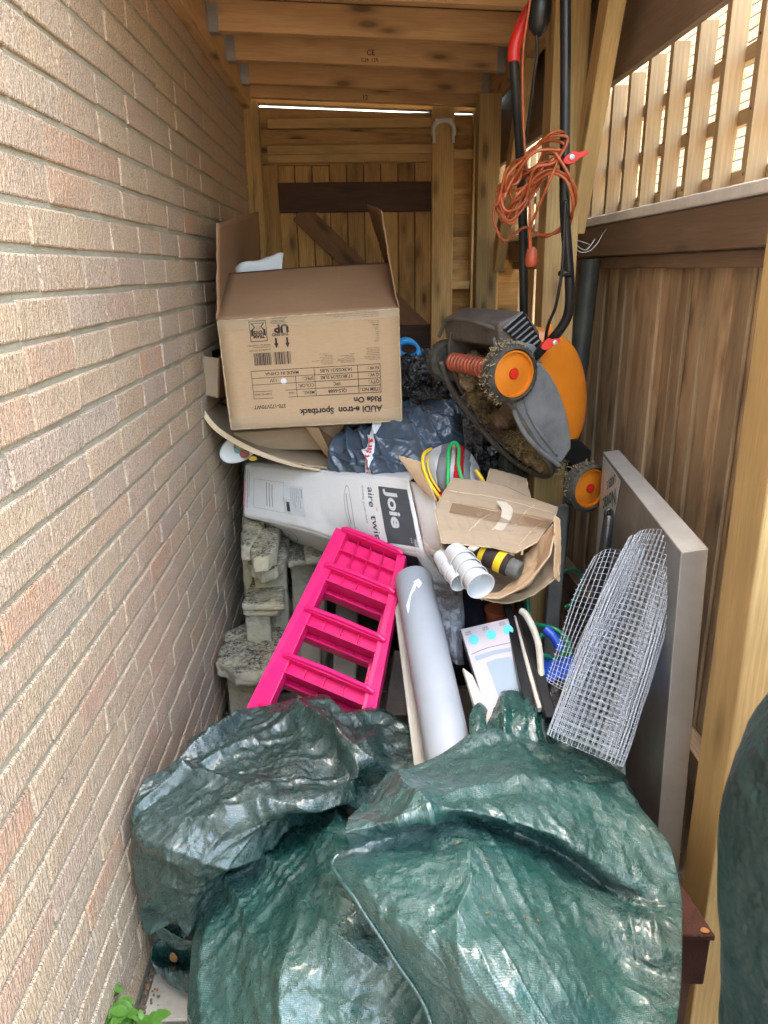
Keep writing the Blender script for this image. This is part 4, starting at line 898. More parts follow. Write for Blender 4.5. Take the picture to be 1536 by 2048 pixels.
def steps(uo, vo, do, nm, fh=.064):
    for (u0, u1) in ((0, .165), (.885, 1.0)):
        m = MB(); n = 12
        for k in range(n):
            v0, v1 = k / n, (k + 1) / n
            pass
        pbar(m, u0 + uo, 0 + vo, u1 + uo, 1 + vo, do, do + .006); pbar(m, u0 + uo, 0 + vo, u0 + .012 + uo, 1 + vo, do + .006, do + .04); pbar(m, u1 - .012 + uo, 0 + vo, u1 + uo, 1 + vo, do + .006, do + .04)
        for k in range(14): pbar(m, u0 + .013 + uo, .05 + k * .068 + vo, u1 - .013 + uo, .058 + k * .068 + vo, do + .007, do + .036)
        m.build(nm + '_rail', M['pink'], pk, bevel=.002, seg=2)
    for r, v0 in enumerate((-.004, .185, .40, .615, .83)):
        v0 += vo; m = MB()
        full = r > 0
        # rounded nosing, tray with ribs, lower bar
        m.tube([LP(.10 + uo, v0 + .006, do - .006), LP(.16 + uo, v0, do - .012), LP(.5 + uo, v0 - .004, do - .013), LP(.9 + uo, v0, do - .012), LP(.96 + uo, v0 + .006, do - .006)], .0075, 10)
        pbar(m, .12 + uo, v0 + .004, .93 + uo, v0 + .014, do - .010, do + .06)
        if not full: m.build('tread', M['pink'], pk, bevel=.0018, seg=2); continue
        pbar(m, .166 + uo, v0 + .0145, .884 + uo, v0 + fh, do + .020, do + .024)
        pbar(m, .15 + uo, v0 + fh + .001, .90 + uo, v0 + fh + .009, do - .002, do + .05)
        for k in range(3): pbar(m, .33 + k * .18 + uo, v0 + .0145, .336 + k * .18 + uo, v0 + fh - .001, do + .004, do + .0195)
        m.build('tread', M['pink'], pk, bevel=.0018, seg=2)
steps(0, 0, 0, 'front', .058); steps(-.07, .045, .06, 'rear', .036)
m = MB(); pbar(m, .16, .02, .89, .165, .03, .034)
for k in range(3): pbar(m, .34 + .18 * k, .02, .347 + .18 * k, .165, .004, .0295)
pbar(m, .16, .085, .89, .091, .006, .0292); m.build('top_panel', M['pink'], pk, bevel=.0015)
# ---------------------------------------------------------------- poly bags and things behind
bg1, rr = drape('poly_bag', [[(790, 775, 2.95), (850, 752, 2.95), (905, 768, 2.9), (960, 800, 2.8)],
    [(715, 850, 2.62), (800, 812, 2.62), (870, 808, 2.6), (950, 838, 2.6)],
    [(668, 872, 2.52), (755, 858, 2.44), (850, 846, 2.42), (935, 878, 2.46)],
    [(655, 925, 2.48), (740, 925, 2.36), (835, 918, 2.34), (905, 925, 2.38)],
    [(668, 965, 2.52), (740, 985, 2.42), (830, 1000, 2.38), (890, 980, 2.42)]], M['bag_grey'], None, 110, 150, .014, 5.5, fac=((.045, 6), (-.008, 18)), fine=.003, fsc=22, seed=2, fold=((.03, 2, 12, 1.2), (.02, 3, 16, .5)))
tag(bg1, 'slate grey plastic mailing bag with a red and white FRAGILE tape between boxes and mower', 'bag')
tpm = MB(); n_ = qn([rr[50][40], rr[50][60], rr[80][60], rr[80][40]])
band = []
for i in range(46, 98): band.append([rr[i][44 + j] + n_ * .006 for j in range(9)])
tp_ = MB(); tp_.grid(band); o_ = tp_.build('tape_band', M['paper'], bg1, smooth=True, solid=.0006)
class BP(Print): pass
q_ = [band[0][0], band[0][-1], band[-1][-1], band[-1][0]]
def bandpt(x, y):
    i = max(0, min(50.99, y * 51)); j = max(0, min(7.99, x * 8)); a_, b_ = int(i), int(j); fi, fj = i - a_, j - b_
    return (band[a_][b_] * (1 - fi) + band[a_ + 1][b_] * fi) * (1 - fj) + (band[a_][b_ + 1] * (1 - fi) + band[a_ + 1][b_ + 1] * fi) * fj + n_ * .003
fm = MB(); v_, f = text2d('FRAGILE', .2, .04, 'LEFT', .9); fm.add([bandpt(.22 + b_ * 3.7, 1 - (.02 + a_ * 1.02)) for a_, b_ in v_], f); fm.build('lettering', M['red'], bg1)
b2, _ = drape('crinkled_bag', [[(800, 712, 2.75), (835, 698, 2.85), (870, 702, 2.85), (905, 730, 2.8)], [(798, 745, 2.66), (840, 740, 2.62), (875, 745, 2.62), (900, 765, 2.66)], [(800, 790, 2.64), (845, 800, 2.6), (880, 790, 2.6), (900, 790, 2.66)]], M['bag_black'], None, 70, 70, .05, 16, fine=.02, fsc=45, seed=5)
tag(b2, 'glossy crinkled black plastic bag right of the big printed box', 'bag')
b3, _ = drape('crinkled_bag', [[(915, 800, 2.6), (960, 790, 2.7), (1000, 850, 2.7), (1040, 930, 2.7)], [(925, 850, 2.42), (965, 850, 2.42), (1000, 900, 2.45), (1030, 960, 2.5)], [(930, 910, 2.34), (965, 915, 2.34), (990, 940, 2.38), (1010, 975, 2.42)], [(930, 960, 2.32), (960, 970, 2.32), (985, 975, 2.34), (1000, 990, 2.36)]], M['bag_black'], None, 90, 70, .045, 13, fine=.015, fsc=38, seed=8)
tag(b3, 'shiny black plastic bag wedged under the open side of the mower deck', 'bag')
b4, _ = drape('crinkled_bag', [[(880, 705, 2.78), (905, 700, 2.85), (930, 730, 2.85)], [(872, 735, 2.72), (900, 740, 2.66), (930, 760, 2.7)], [(875, 770, 2.7), (905, 785, 2.66), (935, 800, 2.7)]], M['black'], None, 30, 30, .03, 10, seed=3)
tag(b4, 'matt black cloth bag behind the ribbed orange roller', 'bag')
m = MB(); pth = [P(798 + 22 * (1 + math.cos(a_)) * .9, 698 + 16 * math.sin(a_) + 4 * math.cos(a_), 2.80) for a_ in [6.2832 * k / 20 for k in range(20)]]; m.tube(pth, [.011 + .004 * math.sin(k * .6) for k in range(20)], 10, closed=True); m.tube([P(800, 700, 2.8), P(790, 715, 2.79), P(785, 730, 2.78)], .013, 10)
tag(m.build('looped_handle', M['sky_blue'], smooth=True), 'light blue plastic loop handle sticking up beside the big box', 'handle')
m = MB(); m.tube([P(936, 664, 3.05), P(944, 720, 3.0), P(950, 800, 2.95)], .011, 10); m.box(P(936, 664, 3.05), (.03, .02, .035)); tag(m.build('black_rod', M['black'], smooth=False, bevel=.003), 'short black rod standing in front of the rear post', 'rod')
# baby walker toy under the flattened carton
ty_ = thing('toy_panel', 'white plastic toy panel with blue, teal and orange shapes behind the ragged flap', 'toy', P(485, 890, 2.72))
TQ = [P(440, 850, 2.72), P(520, 900, 2.70), P(510, 945, 2.70), P(448, 890, 2.72)]
m = MB(); c_ = P(487, 895, 2.72); nn = (CO - c_).normalized(); ex = V((1, 0, 0)); ey = nn.cross(ex).normalized(); ex = ey.cross(nn)
def disc3(m, cx, cy, rx, ry, h0, h1, n=24, ph=0):
    P0 = P(cx, cy, 2.72); r_ = 2.72 / 1450
    m.prism([P0 + nn * h0 + ex * (rx * r_ * math.cos(6.2832 * k / n) * math.cos(ph) - ry * r_ * math.sin(6.2832 * k / n) * math.sin(ph)) - ey * (rx * r_ * math.cos(6.2832 * k / n) * math.sin(ph) + ry * r_ * math.sin(6.2832 * k / n) * math.cos(ph)) * -1 for k in range(n)], nn * (h1 - h0))
disc3(m, 480, 895, 44, 27, -.03, .0, ph=.5 + 3.14159 * 0); m.build('panel', M['white'], ty_, bevel=.006, seg=3)
for nm, mt_, lst in (('button', M['blue'], [(464, 876, 10, 8)]), ('button', plain('teal_plastic', (.02, .30, .42), .4), [(475, 895, 8, 12)]), ('button', M['orange_red'], [(489, 908, 10, 9)]), ('button', M['yellow'], [(506, 917, 9, 5)])):
    m = MB()
    for a_ in lst: disc3(m, *a_, .0005, .008, 16)
    m.build(nm, mt_, ty_, bevel=.002)
# folded cloth hoop toy
ct = thing('fabric_hoop_toy', 'grey and white fabric toy with yellow and green piping and a red panel', 'toy', P(905, 960, 2.2))
rows, gs_ = drape_rows([[(862, 900, 2.24), (890, 888, 2.26), (915, 886, 2.26), (940, 905, 2.26), (958, 935, 2.25)], [(848, 912, 2.18), (885, 920, 2.13), (912, 925, 2.12), (938, 935, 2.14), (964, 962, 2.18)], [(852, 945, 2.15), (880, 955, 2.10), (910, 960, 2.09), (940, 965, 2.10), (970, 975, 2.15)], [(870, 992, 2.14), (890, 1000, 2.1), (915, 1000, 2.09), (945, 1000, 2.1), (975, 1000, 2.14)]], 24, 40, .012, 12)
segs = [(0, 8, 'fab_pale'), (8, 16, 'fab_grey'), (16, 19, 'fab_pale'), (19, 26, 'fab_red'), (26, 31, 'fab_grey'), (31, 40, 'fab_pale')]
for a_, b_, mt_ in segs:
    m = MB(); m.grid([[p for p in r[a_:b_ + 1]] for r in rows]); m.build('panel', M[mt_], ct, smooth=True, solid=.002)
def pipe(pts, r_, mt_, nm, par): m = MB(); m.tube(smooth_path([P(*p) for p in pts], 7), r_, 8); return m.build(nm, mt_, par, smooth=True)
pipe([(862, 898, 2.2), (848, 908, 2.15), (846, 930, 2.12), (856, 960, 2.1), (872, 985, 2.08), (884, 1000, 2.07)], .0055, M['yellow'], 'piping', ct)
pipe([(858, 912, 2.15), (855, 930, 2.12), (864, 958, 2.1), (880, 983, 2.07)], .003, M['yellow'], 'piping', ct)
pipe([(896, 972, 2.07), (896, 940, 2.09), (897, 905, 2.15), (903, 888, 2.2), (912, 886, 2.2), (918, 900, 2.16), (917, 930, 2.1), (924, 958, 2.08), (934, 972, 2.07)], .0055, M['green'], 'piping', ct)
pipe([(952, 940, 2.12), (966, 962, 2.1), (974, 985, 2.08)], .006, M['yellow'], 'piping', ct)
m = MB(); m.grid(drape_rows([[(868, 965, 2.10), (885, 985, 2.08)], [(862, 985, 2.12), (884, 1008, 2.08)], [(872, 1005, 2.12), (880, 1012, 2.09)]], 10, 10, .006, 20)[0]); m.build('skirt', M['fab_red'], ct, smooth=True, solid=.002)
# ---------------------------------------------------------------- open crumpled brown carton with its contents
ob = thing('torn_carton', 'torn open brown carton with taped flaps holding white cups below the mower', 'box', P(1000, 1100, 2.0))
def dr(nm, ctrl, mt_, par, amp=.008, sc=9, nu=40, nv=50, th=.005, seed=1, sharp=1, lin=True, fold=()):
    o, r = drape(nm, ctrl, mt_, par, nu, nv, amp, sc, th=th, seed=seed, sharp=sharp, lin=lin, fold=fold)
    e = r[0] + [q[-1] for q in r[1:]] + list(reversed(r[-1][:-1])) + [q[0] for q in reversed(r[1:-1])]
    m = MB(); m.tube([p + V([noise.noise(p * 90 + V((k * 5, 0, 0))) * .0015 for k in range(3)]) for p in e[::2]], .0024, 6, closed=True); x = m.build('raw_edge', M['card_edge'], None, smooth=True); x.parent = o
    return o, r
dr('flap', [[(797, 912, 2.16), (840, 925, 2.14)], [(822, 948, 2.14), (855, 960, 2.10)], [(850, 985, 2.1), (872, 1002, 2.06)]], M['card'], ob, .003)
dr('flap', [[(980, 938, 2.13), (1020, 948, 2.12), (1052, 958, 2.12)], [(974, 962, 2.09), (1018, 970, 2.08), (1058, 985, 2.08)], [(972, 990, 2.05), (1020, 1005, 2.03), (1062, 1015, 2.03)]], M['card_grey'], ob, .006)
LF = dr('large_flap', [[(906, 957, 2.05), (960, 962, 2.05), (1010, 972, 2.05), (1050, 992, 2.05), (1116, 1016, 2.04)], [(885, 990, 1.99), (945, 1000, 1.98), (1000, 1012, 1.98), (1050, 1022, 1.98), (1108, 1036, 1.99)], [(870, 1022, 1.94), (940, 1035, 1.93), (1000, 1048, 1.92), (1050, 1055, 1.92), (1092, 1060, 1.94)], [(884, 1085, 1.86), (935, 1090, 1.85), (985, 1095, 1.85), (1032, 1106, 1.85), (1072, 1085, 1.87)]], M['card_grey'], ob, .004, 8, 60, 80, fold=((.010, .8, 16, -.35), (.006, 1, 30, 1.1)))
m = MB(); st = drape_rows([[(992, 1002, 1.965), (1012, 1004, 1.965)], [(1003, 1022, 1.945), (1026, 1022, 1.945)], [(988, 1055, 1.905), (1008, 1058, 1.905)], [(932, 1098, 1.838), (948, 1103, 1.838)]], 40, 6, .003, 40)[0]; m.grid(st); m.build('crumpled_tape', plain('whitened_tape', (.56, .48, .38), .35, .5, bump=(120, .004)), ob, smooth=True, solid=.002)
m = MB(); st = drape_rows([[(905, 1005, 1.962), (960, 1013, 1.955), (1010, 1022, 1.95), (1060, 1030, 1.955), (1105, 1040, 1.97)], [(898, 1025, 1.93), (955, 1035, 1.922), (1005, 1045, 1.915), (1055, 1050, 1.92), (1096, 1058, 1.935)]], 6, 50, .003, 40)[0]; m.grid(st); m.build('brown_tape', tape('brown_packing_tape', (.26, .14, .06), .2, .45), ob, smooth=True)
dr('basin', [[(880, 1088, 1.90), (935, 1100, 1.98), (1000, 1112, 2.02), (1050, 1108, 2.0), (1105, 1050, 1.92)], [(905, 1135, 1.86), (950, 1150, 1.93), (1005, 1150, 1.97), (1062, 1130, 1.93), (1112, 1080, 1.86)], [(935, 1172, 1.83), (972, 1185, 1.86), (1020, 1180, 1.89), (1072, 1160, 1.86), (1115, 1120, 1.82)], [(958, 1194, 1.80), (990, 1204, 1.82), (1030, 1204, 1.84), (1075, 1185, 1.82), (1118, 1150, 1.80)]], M['card_grey'], ob, .012, 7, 60, 80, lin=False, fold=((.022, 1.2, 14, .2),))
dr('outer_flap', [[(1050, 1110, 1.91), (1075, 1085, 1.90), (1113, 1045, 1.89)], [(1040, 1150, 1.86), (1075, 1130, 1.85), (1108, 1075, 1.84)], [(1000, 1185, 1.82), (1060, 1170, 1.81), (1100, 1110, 1.80)], [(952, 1196, 1.80), (1000, 1196, 1.79), (1055, 1170, 1.79)]], M['card'], ob, .008, 9, 50, 50, fold=((.016, 1.2, 14, .9),))
dr('outer_flap', [[(1108, 1030, 1.87), (1119, 1040, 1.86)], [(1110, 1090, 1.83), (1121, 1100, 1.83)], [(1108, 1152, 1.80), (1118, 1163, 1.80)]], M['card'], ob, .004)
dr('side_flap', [[(846, 1085, 2.03), (885, 1112, 1.98), (905, 1122, 1.92)], [(868, 1110, 2.01), (905, 1145, 1.94), (930, 1160, 1.88)], [(900, 1135, 1.98), (935, 1178, 1.88), (965, 1200, 1.81)]], M['card_white'], ob, .010, 10)
cup = thing('paper_cup_stack', 'stack of nested white cups lying in the torn carton', 'cups', P(930, 1130, 1.85))
ax = (P(957, 1166, 1.72) - P(915, 1112, 1.84)).normalized(); L = (P(957, 1166, 1.72) - P(915, 1112, 1.84)).length
for o_x, rr_, n_c in ((V((0, 0, 0)), .038, 4), (P(886, 1120, 1.86) - P(915, 1112, 1.84), .026, 3)):
    for k in range(n_c):
        m = MB(); h0 = -.02 + k * L / (n_c - .4) * (.75 if rr_ < .03 else 1); m.lathe([(rr_ * .78, h0), (rr_ * .97, h0 + .05), (rr_ * 1.0, h0 + .052), (rr_ * 1.0, h0 + .056), (rr_ * .95, h0 + .056), (rr_ * .76, h0 + .004), (.001, h0 + .004)], P(915, 1112, 1.84) + o_x, ax, 32, cap=False); m.build('cup', M['white'], cup, auto=40)
crt = thing('sealant_cartridge', 'yellow and dark labelled cartridge lying behind the white cups', 'cartridge', P(985, 1120, 1.85))
p0, p1 = P(950, 1100, 1.90), P(1018, 1132, 1.84); axc = (p1 - p0).normalized(); L = (p1 - p0).length
m = MB(); m.lathe([(.0295, 0), (.0295, L)], p0, axc, 28); m.build('barrel', M['ink'], crt, auto=40)
m = MB(); m.lathe([(.0303, L * .66), (.0303, L * .86)], p0, axc, 28, cap=False); m.build('label', M['yellow'], crt, auto=40)
m = MB(); m.lathe([(.0303, L * .2), (.0303, L * .34)], p0, axc, 28, cap=False); m.build('label', M['yellow'], crt, auto=40)
m = MB(); m.lathe([(.0245, L), (.026, L + .002), (.026, L + .03), (.022, L + .034)], p0, axc, 28); m.build('end_cap', M['pipe_grey'], crt, auto=40)
def crease(o_r, lines, r_=.0016):
    o, r = o_r; m = MB()
    for (i0, j0, i1, j1) in lines:
        n = 40; m.tube([r[round(i0 + (i1 - i0) * k / n)][round(j0 + (j1 - j0) * k / n)] + V((0, -.003, .001)) for k in range(n + 1)][::2], r_, 6)
    x = m.build('crease', M['card_edge'], None, smooth=True); x.parent = o
crease(LF, [(14, 2, 12, 78), (27, 4, 26, 76), (44, 50, 8, 66), (50, 20, 30, 34), (55, 60, 30, 74)])
# ---------------------------------------------------------------- roll, boards, packets
tb = thing('vinyl_roll', 'fat smooth pale grey roll leaning up from the tarpaulin beside the pink steps', 'roll', P(905, 1540, 1.42))
a0_, a1_ = P(827, 1160, 2.0), P(905, 1545, 1.40); ax = (a1_ - a0_).normalized()
m = MB(); m.lathe([(.046, .004), (.054, -.002), (.056, .004), (.0545, .05), (.055, .2), (.0555, .5), (.056, (a1_ - a0_).length)], a0_, ax, 48); m.build('roll', M['tube'], tb, auto=50)
m = MB()
def cyl(q, h, r=.0566, o=a0_, ax=ax):
    s_ = ax.cross(V((0, 1, 0))).normalized(); f_ = ax.cross(s_); f_ = f_ if f_.dot(CO - o) > 0 else -f_; return o + ax * h + (f_ * math.cos(q) + s_ * math.sin(q)) * r
sg = 1 if (cyl(.5, .1) - cyl(0, .1)).x > 0 else -1
for pl in ([(-.62, .12), (-.35, .095), (-.05, .06), (.12, .045), (.1, .062), (-.28, .12), (-.60, .155)], [(.0, .045), (.3, .035), (.42, .055), (.2, .075)]):
    m.add([cyl(q * sg, h + .02) for q, h in pl], [tuple(range(len(pl)))])
m.build('tape_scrap', M['paper'], tb)
def slab(nm, pts, th, mt_, lab, cat, bev=.001): m = MB(); q = [P(*p) for p in pts]; m.prism(q, qn(q[:4]) * -th); return tag(m.build(nm, mt_, bevel=bev), lab, cat)
slab('white_board', [(788, 1205, 1.98), (800, 1205, 1.98), (868, 1545, 1.46), (832, 1560, 1.46)], .006, M['cream'], 'narrow white board leaning along the left of the grey roll', 'board')
slab('white_board', [(800, 1300, 1.86), (812, 1300, 1.86), (850, 1535, 1.49), (836, 1540, 1.49)], .004, M['card_white'], 'second thin white strip tucked between board and grey roll', 'board')
slab('timber_board', [(790, 1300, 2.15), (835, 1310, 2.15), (838, 1430, 2.0), (770, 1430, 2.0)], .02, M['flag'], 'dark weathered board behind the foot of the pink steps', 'board')
sb, _ = drape('silver_bag', [[(868, 1170, 2.1), (895, 1180, 2.1), (925, 1175, 2.1)], [(868, 1205, 1.95), (898, 1212, 1.9), (926, 1205, 1.95)], [(878, 1240, 1.92), (902, 1245, 1.87), (930, 1242, 1.92)], [(885, 1275, 1.9), (908, 1285, 1.86), (925, 1285, 1.9)], [(900, 1320, 1.88), (915, 1330, 1.85), (928, 1330, 1.9)]], M['bag_silver'], None, 60, 50, .028, 15, fine=.008, fsc=40, seed=4); tag(sb, 'crumpled silver grey plastic bag right of the pale grey roll', 'bag')
nb, _ = drape('navy_bag', [[(915, 1150, 2.25), (980, 1160, 2.25), (1030, 1180, 2.25)], [(920, 1200, 2.1), (975, 1210, 2.05), (1040, 1210, 2.1)], [(920, 1250, 2.05), (975, 1260, 2.0), (1040, 1260, 2.05)], [(930, 1330, 2.05), (975, 1340, 2.0), (1050, 1340, 2.05)]], plain('navy_cloth', (.006, .008, .02), .8), None, 40, 40, .03, 8, seed=6); tag(nb, 'dark navy cloth bag in the shade above the white product box', 'bag')
m = MB(); m.lathe([(.035, 0), (.045, .08), (.048, .085), (.048, .095), (.043, .095)], P(1000, 1275, 1.95), (0, 0, 1), 24); tag(m.build('plant_pot', plain('terracotta', (.24, .055, .02), .8), auto=40), 'small terracotta pot half hidden behind the black rails', 'plant pot')
pb = thing('product_box', 'white carton with turquoise circles and pale photo print, left of the black rails', 'box', P(980, 1350, 1.6))
q = [P(921, 1258, 1.80), P(1016, 1236, 1.80), P(1074, 1432, 1.50), P(980, 1450, 1.50)]
m = MB(); n_ = qn(q); m.hexa(q, [p - n_ * .09 for p in q]); m.build('carton', M['pack_pink'], pb, bevel=.002)
pr = Print(q, 1, 1, .0008)
for (x_, y_) in ((.20, .15), (.57, .14), (.93, .13)):
    pr.disc(x_, y_, .105, 0, 24, .055)
    for k in range(2): pr.text('easy care' if k else 'washable', x_ - .14, y_ - .085 + .022 * k, .034, 2)
    pr.disc(x_, y_, .05, 4, 16, .026); pr.disc(x_, y_, .038, 0, 16, .019)
pr.b.grid([[pr.pt(.06 + .9 * j / 16, .30 - .035 * math.sin(min(1, j / 8) * 1.57) + i * .0065) for j in range(17)] for i in range(2)], 2)
pr.n = pr.n * 1.5
pr.poly([(.30, .42), (.5, .40), (.82, .41), (.86, .5), (.80, .86), (.34, .88), (.33, .6)], 1); pr.n = pr.n * 1.3
pr.poly([(.10, .33), (.5, .31), (.95, .32), (.97, .36), (.5, .355), (.12, .38)], 1)
for k in range(9): pr.rect(.50 + k * .036, .72 + .01 * (k % 2), .509 + k * .036, .80, 2)
for k in range(4): pr.rect(.48 + .012 * k, .81 + k * .022, .80, .818 + k * .022, 2)
pr.b.build('printing', [M['circ'], plain('pale_print', (.30, .37, .45), .35, .5), M['ink_grey'], M['white'], M['circ']], pb)
slab('cream_board', [(926, 1335, 1.66), (945, 1350, 1.64), (968, 1400, 1.56), (1000, 1470, 1.48), (968, 1478, 1.46), (952, 1420, 1.52)], .012, M['cream'], 'broken cream board with a gritty brown edge between roll and white box', 'board')
def rail(a_, b_, w_, h_, mt_, nm, lab, cat, grp=None): m = MB(); m.beam(P(*a_), P(*b_), w_, h_); return tag(m.build(nm, mt_, bevel=.002), lab, cat, grp)
rail((1010, 1195, 1.92), (1064, 1440, 1.45), .024, .02, M['black'], 'black_rail', 'long black rail leaning over the right edge of the white product box', 'rail')
rail((1034, 1195, 1.92), (1102, 1440, 1.43), .026, .02, M['black'], 'black_rail', 'thicker black rail next to the off-white hose', 'rail')
rail((1028, 1235, 1.84), (1079, 1420, 1.47), .010, .016, M['cream'], 'white_strip', 'thin white strip lying between the two black rails', 'strip')
def hose(pts, r_, mt_, nm, lab, cat='hose', k=8): m = MB(); m.tube(smooth_path([P(*p) for p in pts], k), r_, 10); return tag(m.build(nm, mt_, smooth=True), lab, cat)
hose([(1043, 1222, 1.75), (1052, 1230, 1.73), (1066, 1256, 1.69), (1077, 1290, 1.65), (1081, 1330, 1.6), (1084, 1375, 1.55)], .009, M['hose_white'], 'white_hose', 'bent off-white hose right of the black rails')
hose([(1055, 1190, 1.9), (1056, 1215, 1.88), (1060, 1240, 1.85), (1075, 1250, 1.82), (1105, 1256, 1.78), (1130, 1275, 1.76), (1140, 1310, 1.74), (1120, 1335, 1.72), (1085, 1325, 1.7), (1070, 1295, 1.74), (1085, 1270, 1.78), (1115, 1272, 1.78), (1128, 1295, 1.76), (1118, 1318, 1.72), (1085, 1312, 1.71), (1080, 1340, 1.68), (1100, 1360, 1.66)], .0065, M['hose_green'], 'green_hose', 'green garden hose coiled behind the white mesh roll', 'hose', 9)
hose([(1118, 1145, 2.2), (1150, 1140, 2.25), (1165, 1160, 2.25), (1150, 1200, 2.2), (1130, 1215, 2.15)], .006, M['hose_green'], 'thin_rope', 'green rope looping above the white mesh roll', 'rope')
hose([(1090, 1258, 1.74), (1108, 1275, 1.72), (1122, 1300, 1.70)], .013, M['blue'], 'blue_connector', 'blue plastic tube amid the green hose coils', 'tube')
bl, _ = drape('blue_bag', [[(1070, 1320, 1.72), (1110, 1318, 1.72), (1150, 1310, 1.72)], [(1080, 1345, 1.62), (1115, 1345, 1.6), (1150, 1345, 1.62)], [(1090, 1375, 1.6), (1120, 1378, 1.58), (1150, 1372, 1.6)]], M['blue'], None, 30, 30, .02, 12, seed=7); tag(bl, 'blue plastic bag seen through the white mesh', 'bag')
bk_, _ = drape('crinkled_bag', [[(1085, 1362, 1.60), (1110, 1352, 1.62), (1140, 1352, 1.6)], [(1085, 1385, 1.54), (1112, 1378, 1.52), (1140, 1382, 1.54)], [(1085, 1415, 1.5), (1115, 1412, 1.48), (1140, 1418, 1.5)]], M['bag_black'], None, 50, 50, .03, 22, fine=.01, fsc=60, seed=9); tag(bk_, 'small scrunched black plastic bag at the foot of the mesh roll', 'bag')
# white wire mesh roll
mr = thing('wire_mesh_roll', 'tall loose roll of white coated wire mesh leaning against the steel panel', 'mesh roll', P(1160, 1490, 1.25))
c0, c1 = P(1306, 1106, 1.42), P(1168, 1500, 1.24); axm = (c1 - c0).normalized(); Lm = (c1 - c0).length; e1 = axm.cross(V((0, 1, 0))).normalized(); e2 = axm.cross(e1)
cell = .0114; nL = int(Lm / cell)
for nm, turns, r0, dr_, tp0 in (('outer_wrap', 1.08, .076, .003, .014), ('inner_wrap', 1.08, .066, .003, .016)):
    m = MB(); nC = int(turns * 6.2832 * r0 / cell); rows = []
    for i in range(nL + 1):
        t_ = i / nL; row = []
        for j in range(nC + 1):
            q = j / nC * turns * 6.2832 + 1.2; rr_ = r0 + dr_ * j / nC * turns - tp0 * 1.5 * (1 - t_) ** 3 + .002 * noise.noise(V((q * 2, t_ * 5, r0 * 50)))
            row.append(c0 + axm * (t_ * Lm - .03 * math.sin(q * .5 + 1) * (1 - t_) + (.0 if nm == 'outer_wrap' else -.03 if nm == 'core_wrap' else -.015)) + (e1 * math.cos(q) + e2 * math.sin(q)) * rr_)
        rows.append(row)
    m.grid(rows); o_ = m.build(nm, M['mesh_white'], mr); md = o_.modifiers.new('w', 'WIREFRAME'); md.thickness = .0015; md.use_replace = True; md.use_even_offset = False
m = MB(); rows = net([[P(*c) for c in r] for r in [[(1190, 1112, 1.50), (1215, 1098, 1.46), (1250, 1102, 1.42), (1290, 1095, 1.38)], [(1150, 1190, 1.46), (1180, 1195, 1.42), (1215, 1200, 1.38), (1250, 1200, 1.34)], [(1118, 1290, 1.42), (1140, 1295, 1.38), (1165, 1300, 1.34), (1190, 1310, 1.30)], [(1094, 1362, 1.40), (1115, 1375, 1.36), (1135, 1385, 1.32), (1150, 1400, 1.28)]]], 27, 10)
m.grid(rows); o_ = m.build('loose_end', M['mesh_white'], mr); md = o_.modifiers.new('w', 'WIREFRAME'); md.thickness = .0015; md.use_even_offset = False
m = MB()
for i in range(0, 27): p = rows[i][0]; d = (rows[i][0] - rows[i][1]).normalized(); m.tube([p, p + d * .006 + V((0, 0, .001))], .0009, 6)
m.build('cut_ends', M['mesh_white'], mr)
# ---------------------------------------------------------------- steel panel
sp = thing('steel_panel', 'big scuffed steel panel with folded edges leaning by the fence post', 'steel panel', P(1390, 1700, 1.25))
N1, N0 = P(1417, 1098, 1.28), P(1363, 1106, 1.275); F0 = P(1206, 905, 2.05); F1 = F0 + (N1 - N0) * .9
dn = (P(1357, 1746, 1.21) - N1); dn = dn / -dn.z; 
def down(p, z=0): return p + dn * (p.z - z)
fw = (F0 - N0).normalized(); ins = (N1 - N0).normalized()
def th_(a_, b_, off, mt_, nm, lab=None): m = MB(); m.prism([a_, b_, down(b_), down(a_)], off); return m.build(nm, mt_, sp, bevel=.0012, label=lab)
th_(N0 + fw * .003, F0, ins * .003, M['steel'], 'face')
th_(N0, N1, fw * .003, M['white_metal'] if False else M['galv'], 'front_flange')
m = MB(); m.prism([N0 + V((0, 0, .0015)), N1 + V((0, 0, .0015)), F1 + V((0, 0, .0015)), F0 + V((0, 0, .0015))], V((0, 0, -.003))); m.build('top_flange', M['galv'], sp, bevel=.0012)
th_(N1 - ins * .003 + fw * .004, F1, -ins * .003, M['steel'], 'rear_face')
nF = (F0 - N0).cross(dn).normalized(); nF = nF if nF.x < 0 else -nF
def onface(px, py, e=.0016): d = ray(px, py); t_ = (N0 - CO).dot(nF) / d.dot(nF); return CO + d * t_ + nF * e
m = MB(); m.prism([onface(*p) for p in [(1208, 912), (1243, 962), (1238, 990), (1228, 1040), (1222, 1100), (1215, 1160), (1200, 1240), (1183, 1230), (1192, 1120)]], nF * .0008); m.build('protective_film', M['film_blue'], sp)
tq = MB(); c0_ = onface(1234, 976, .0035); dx = (onface(1205, 1000, .0035) - c0_); sc_ = dx.length; dx.normalize(); dy = (onface(1241, 992, .0035) - c0_); dy = (dy - dx * dy.dot(dx)).normalized()
for k, (s_, sz) in enumerate((('Novac', .34), ('LASER S', .17))):
    v_, f = text2d(s_, sz, .02); tq.add([c0_ + dx * (a_ * sc_) + dy * ((b_ - k * .2) * sc_) for a_, b_ in v_], f)
tq.build('lettering', plain('teal_ink', (.02, .12, .13), .5), sp)
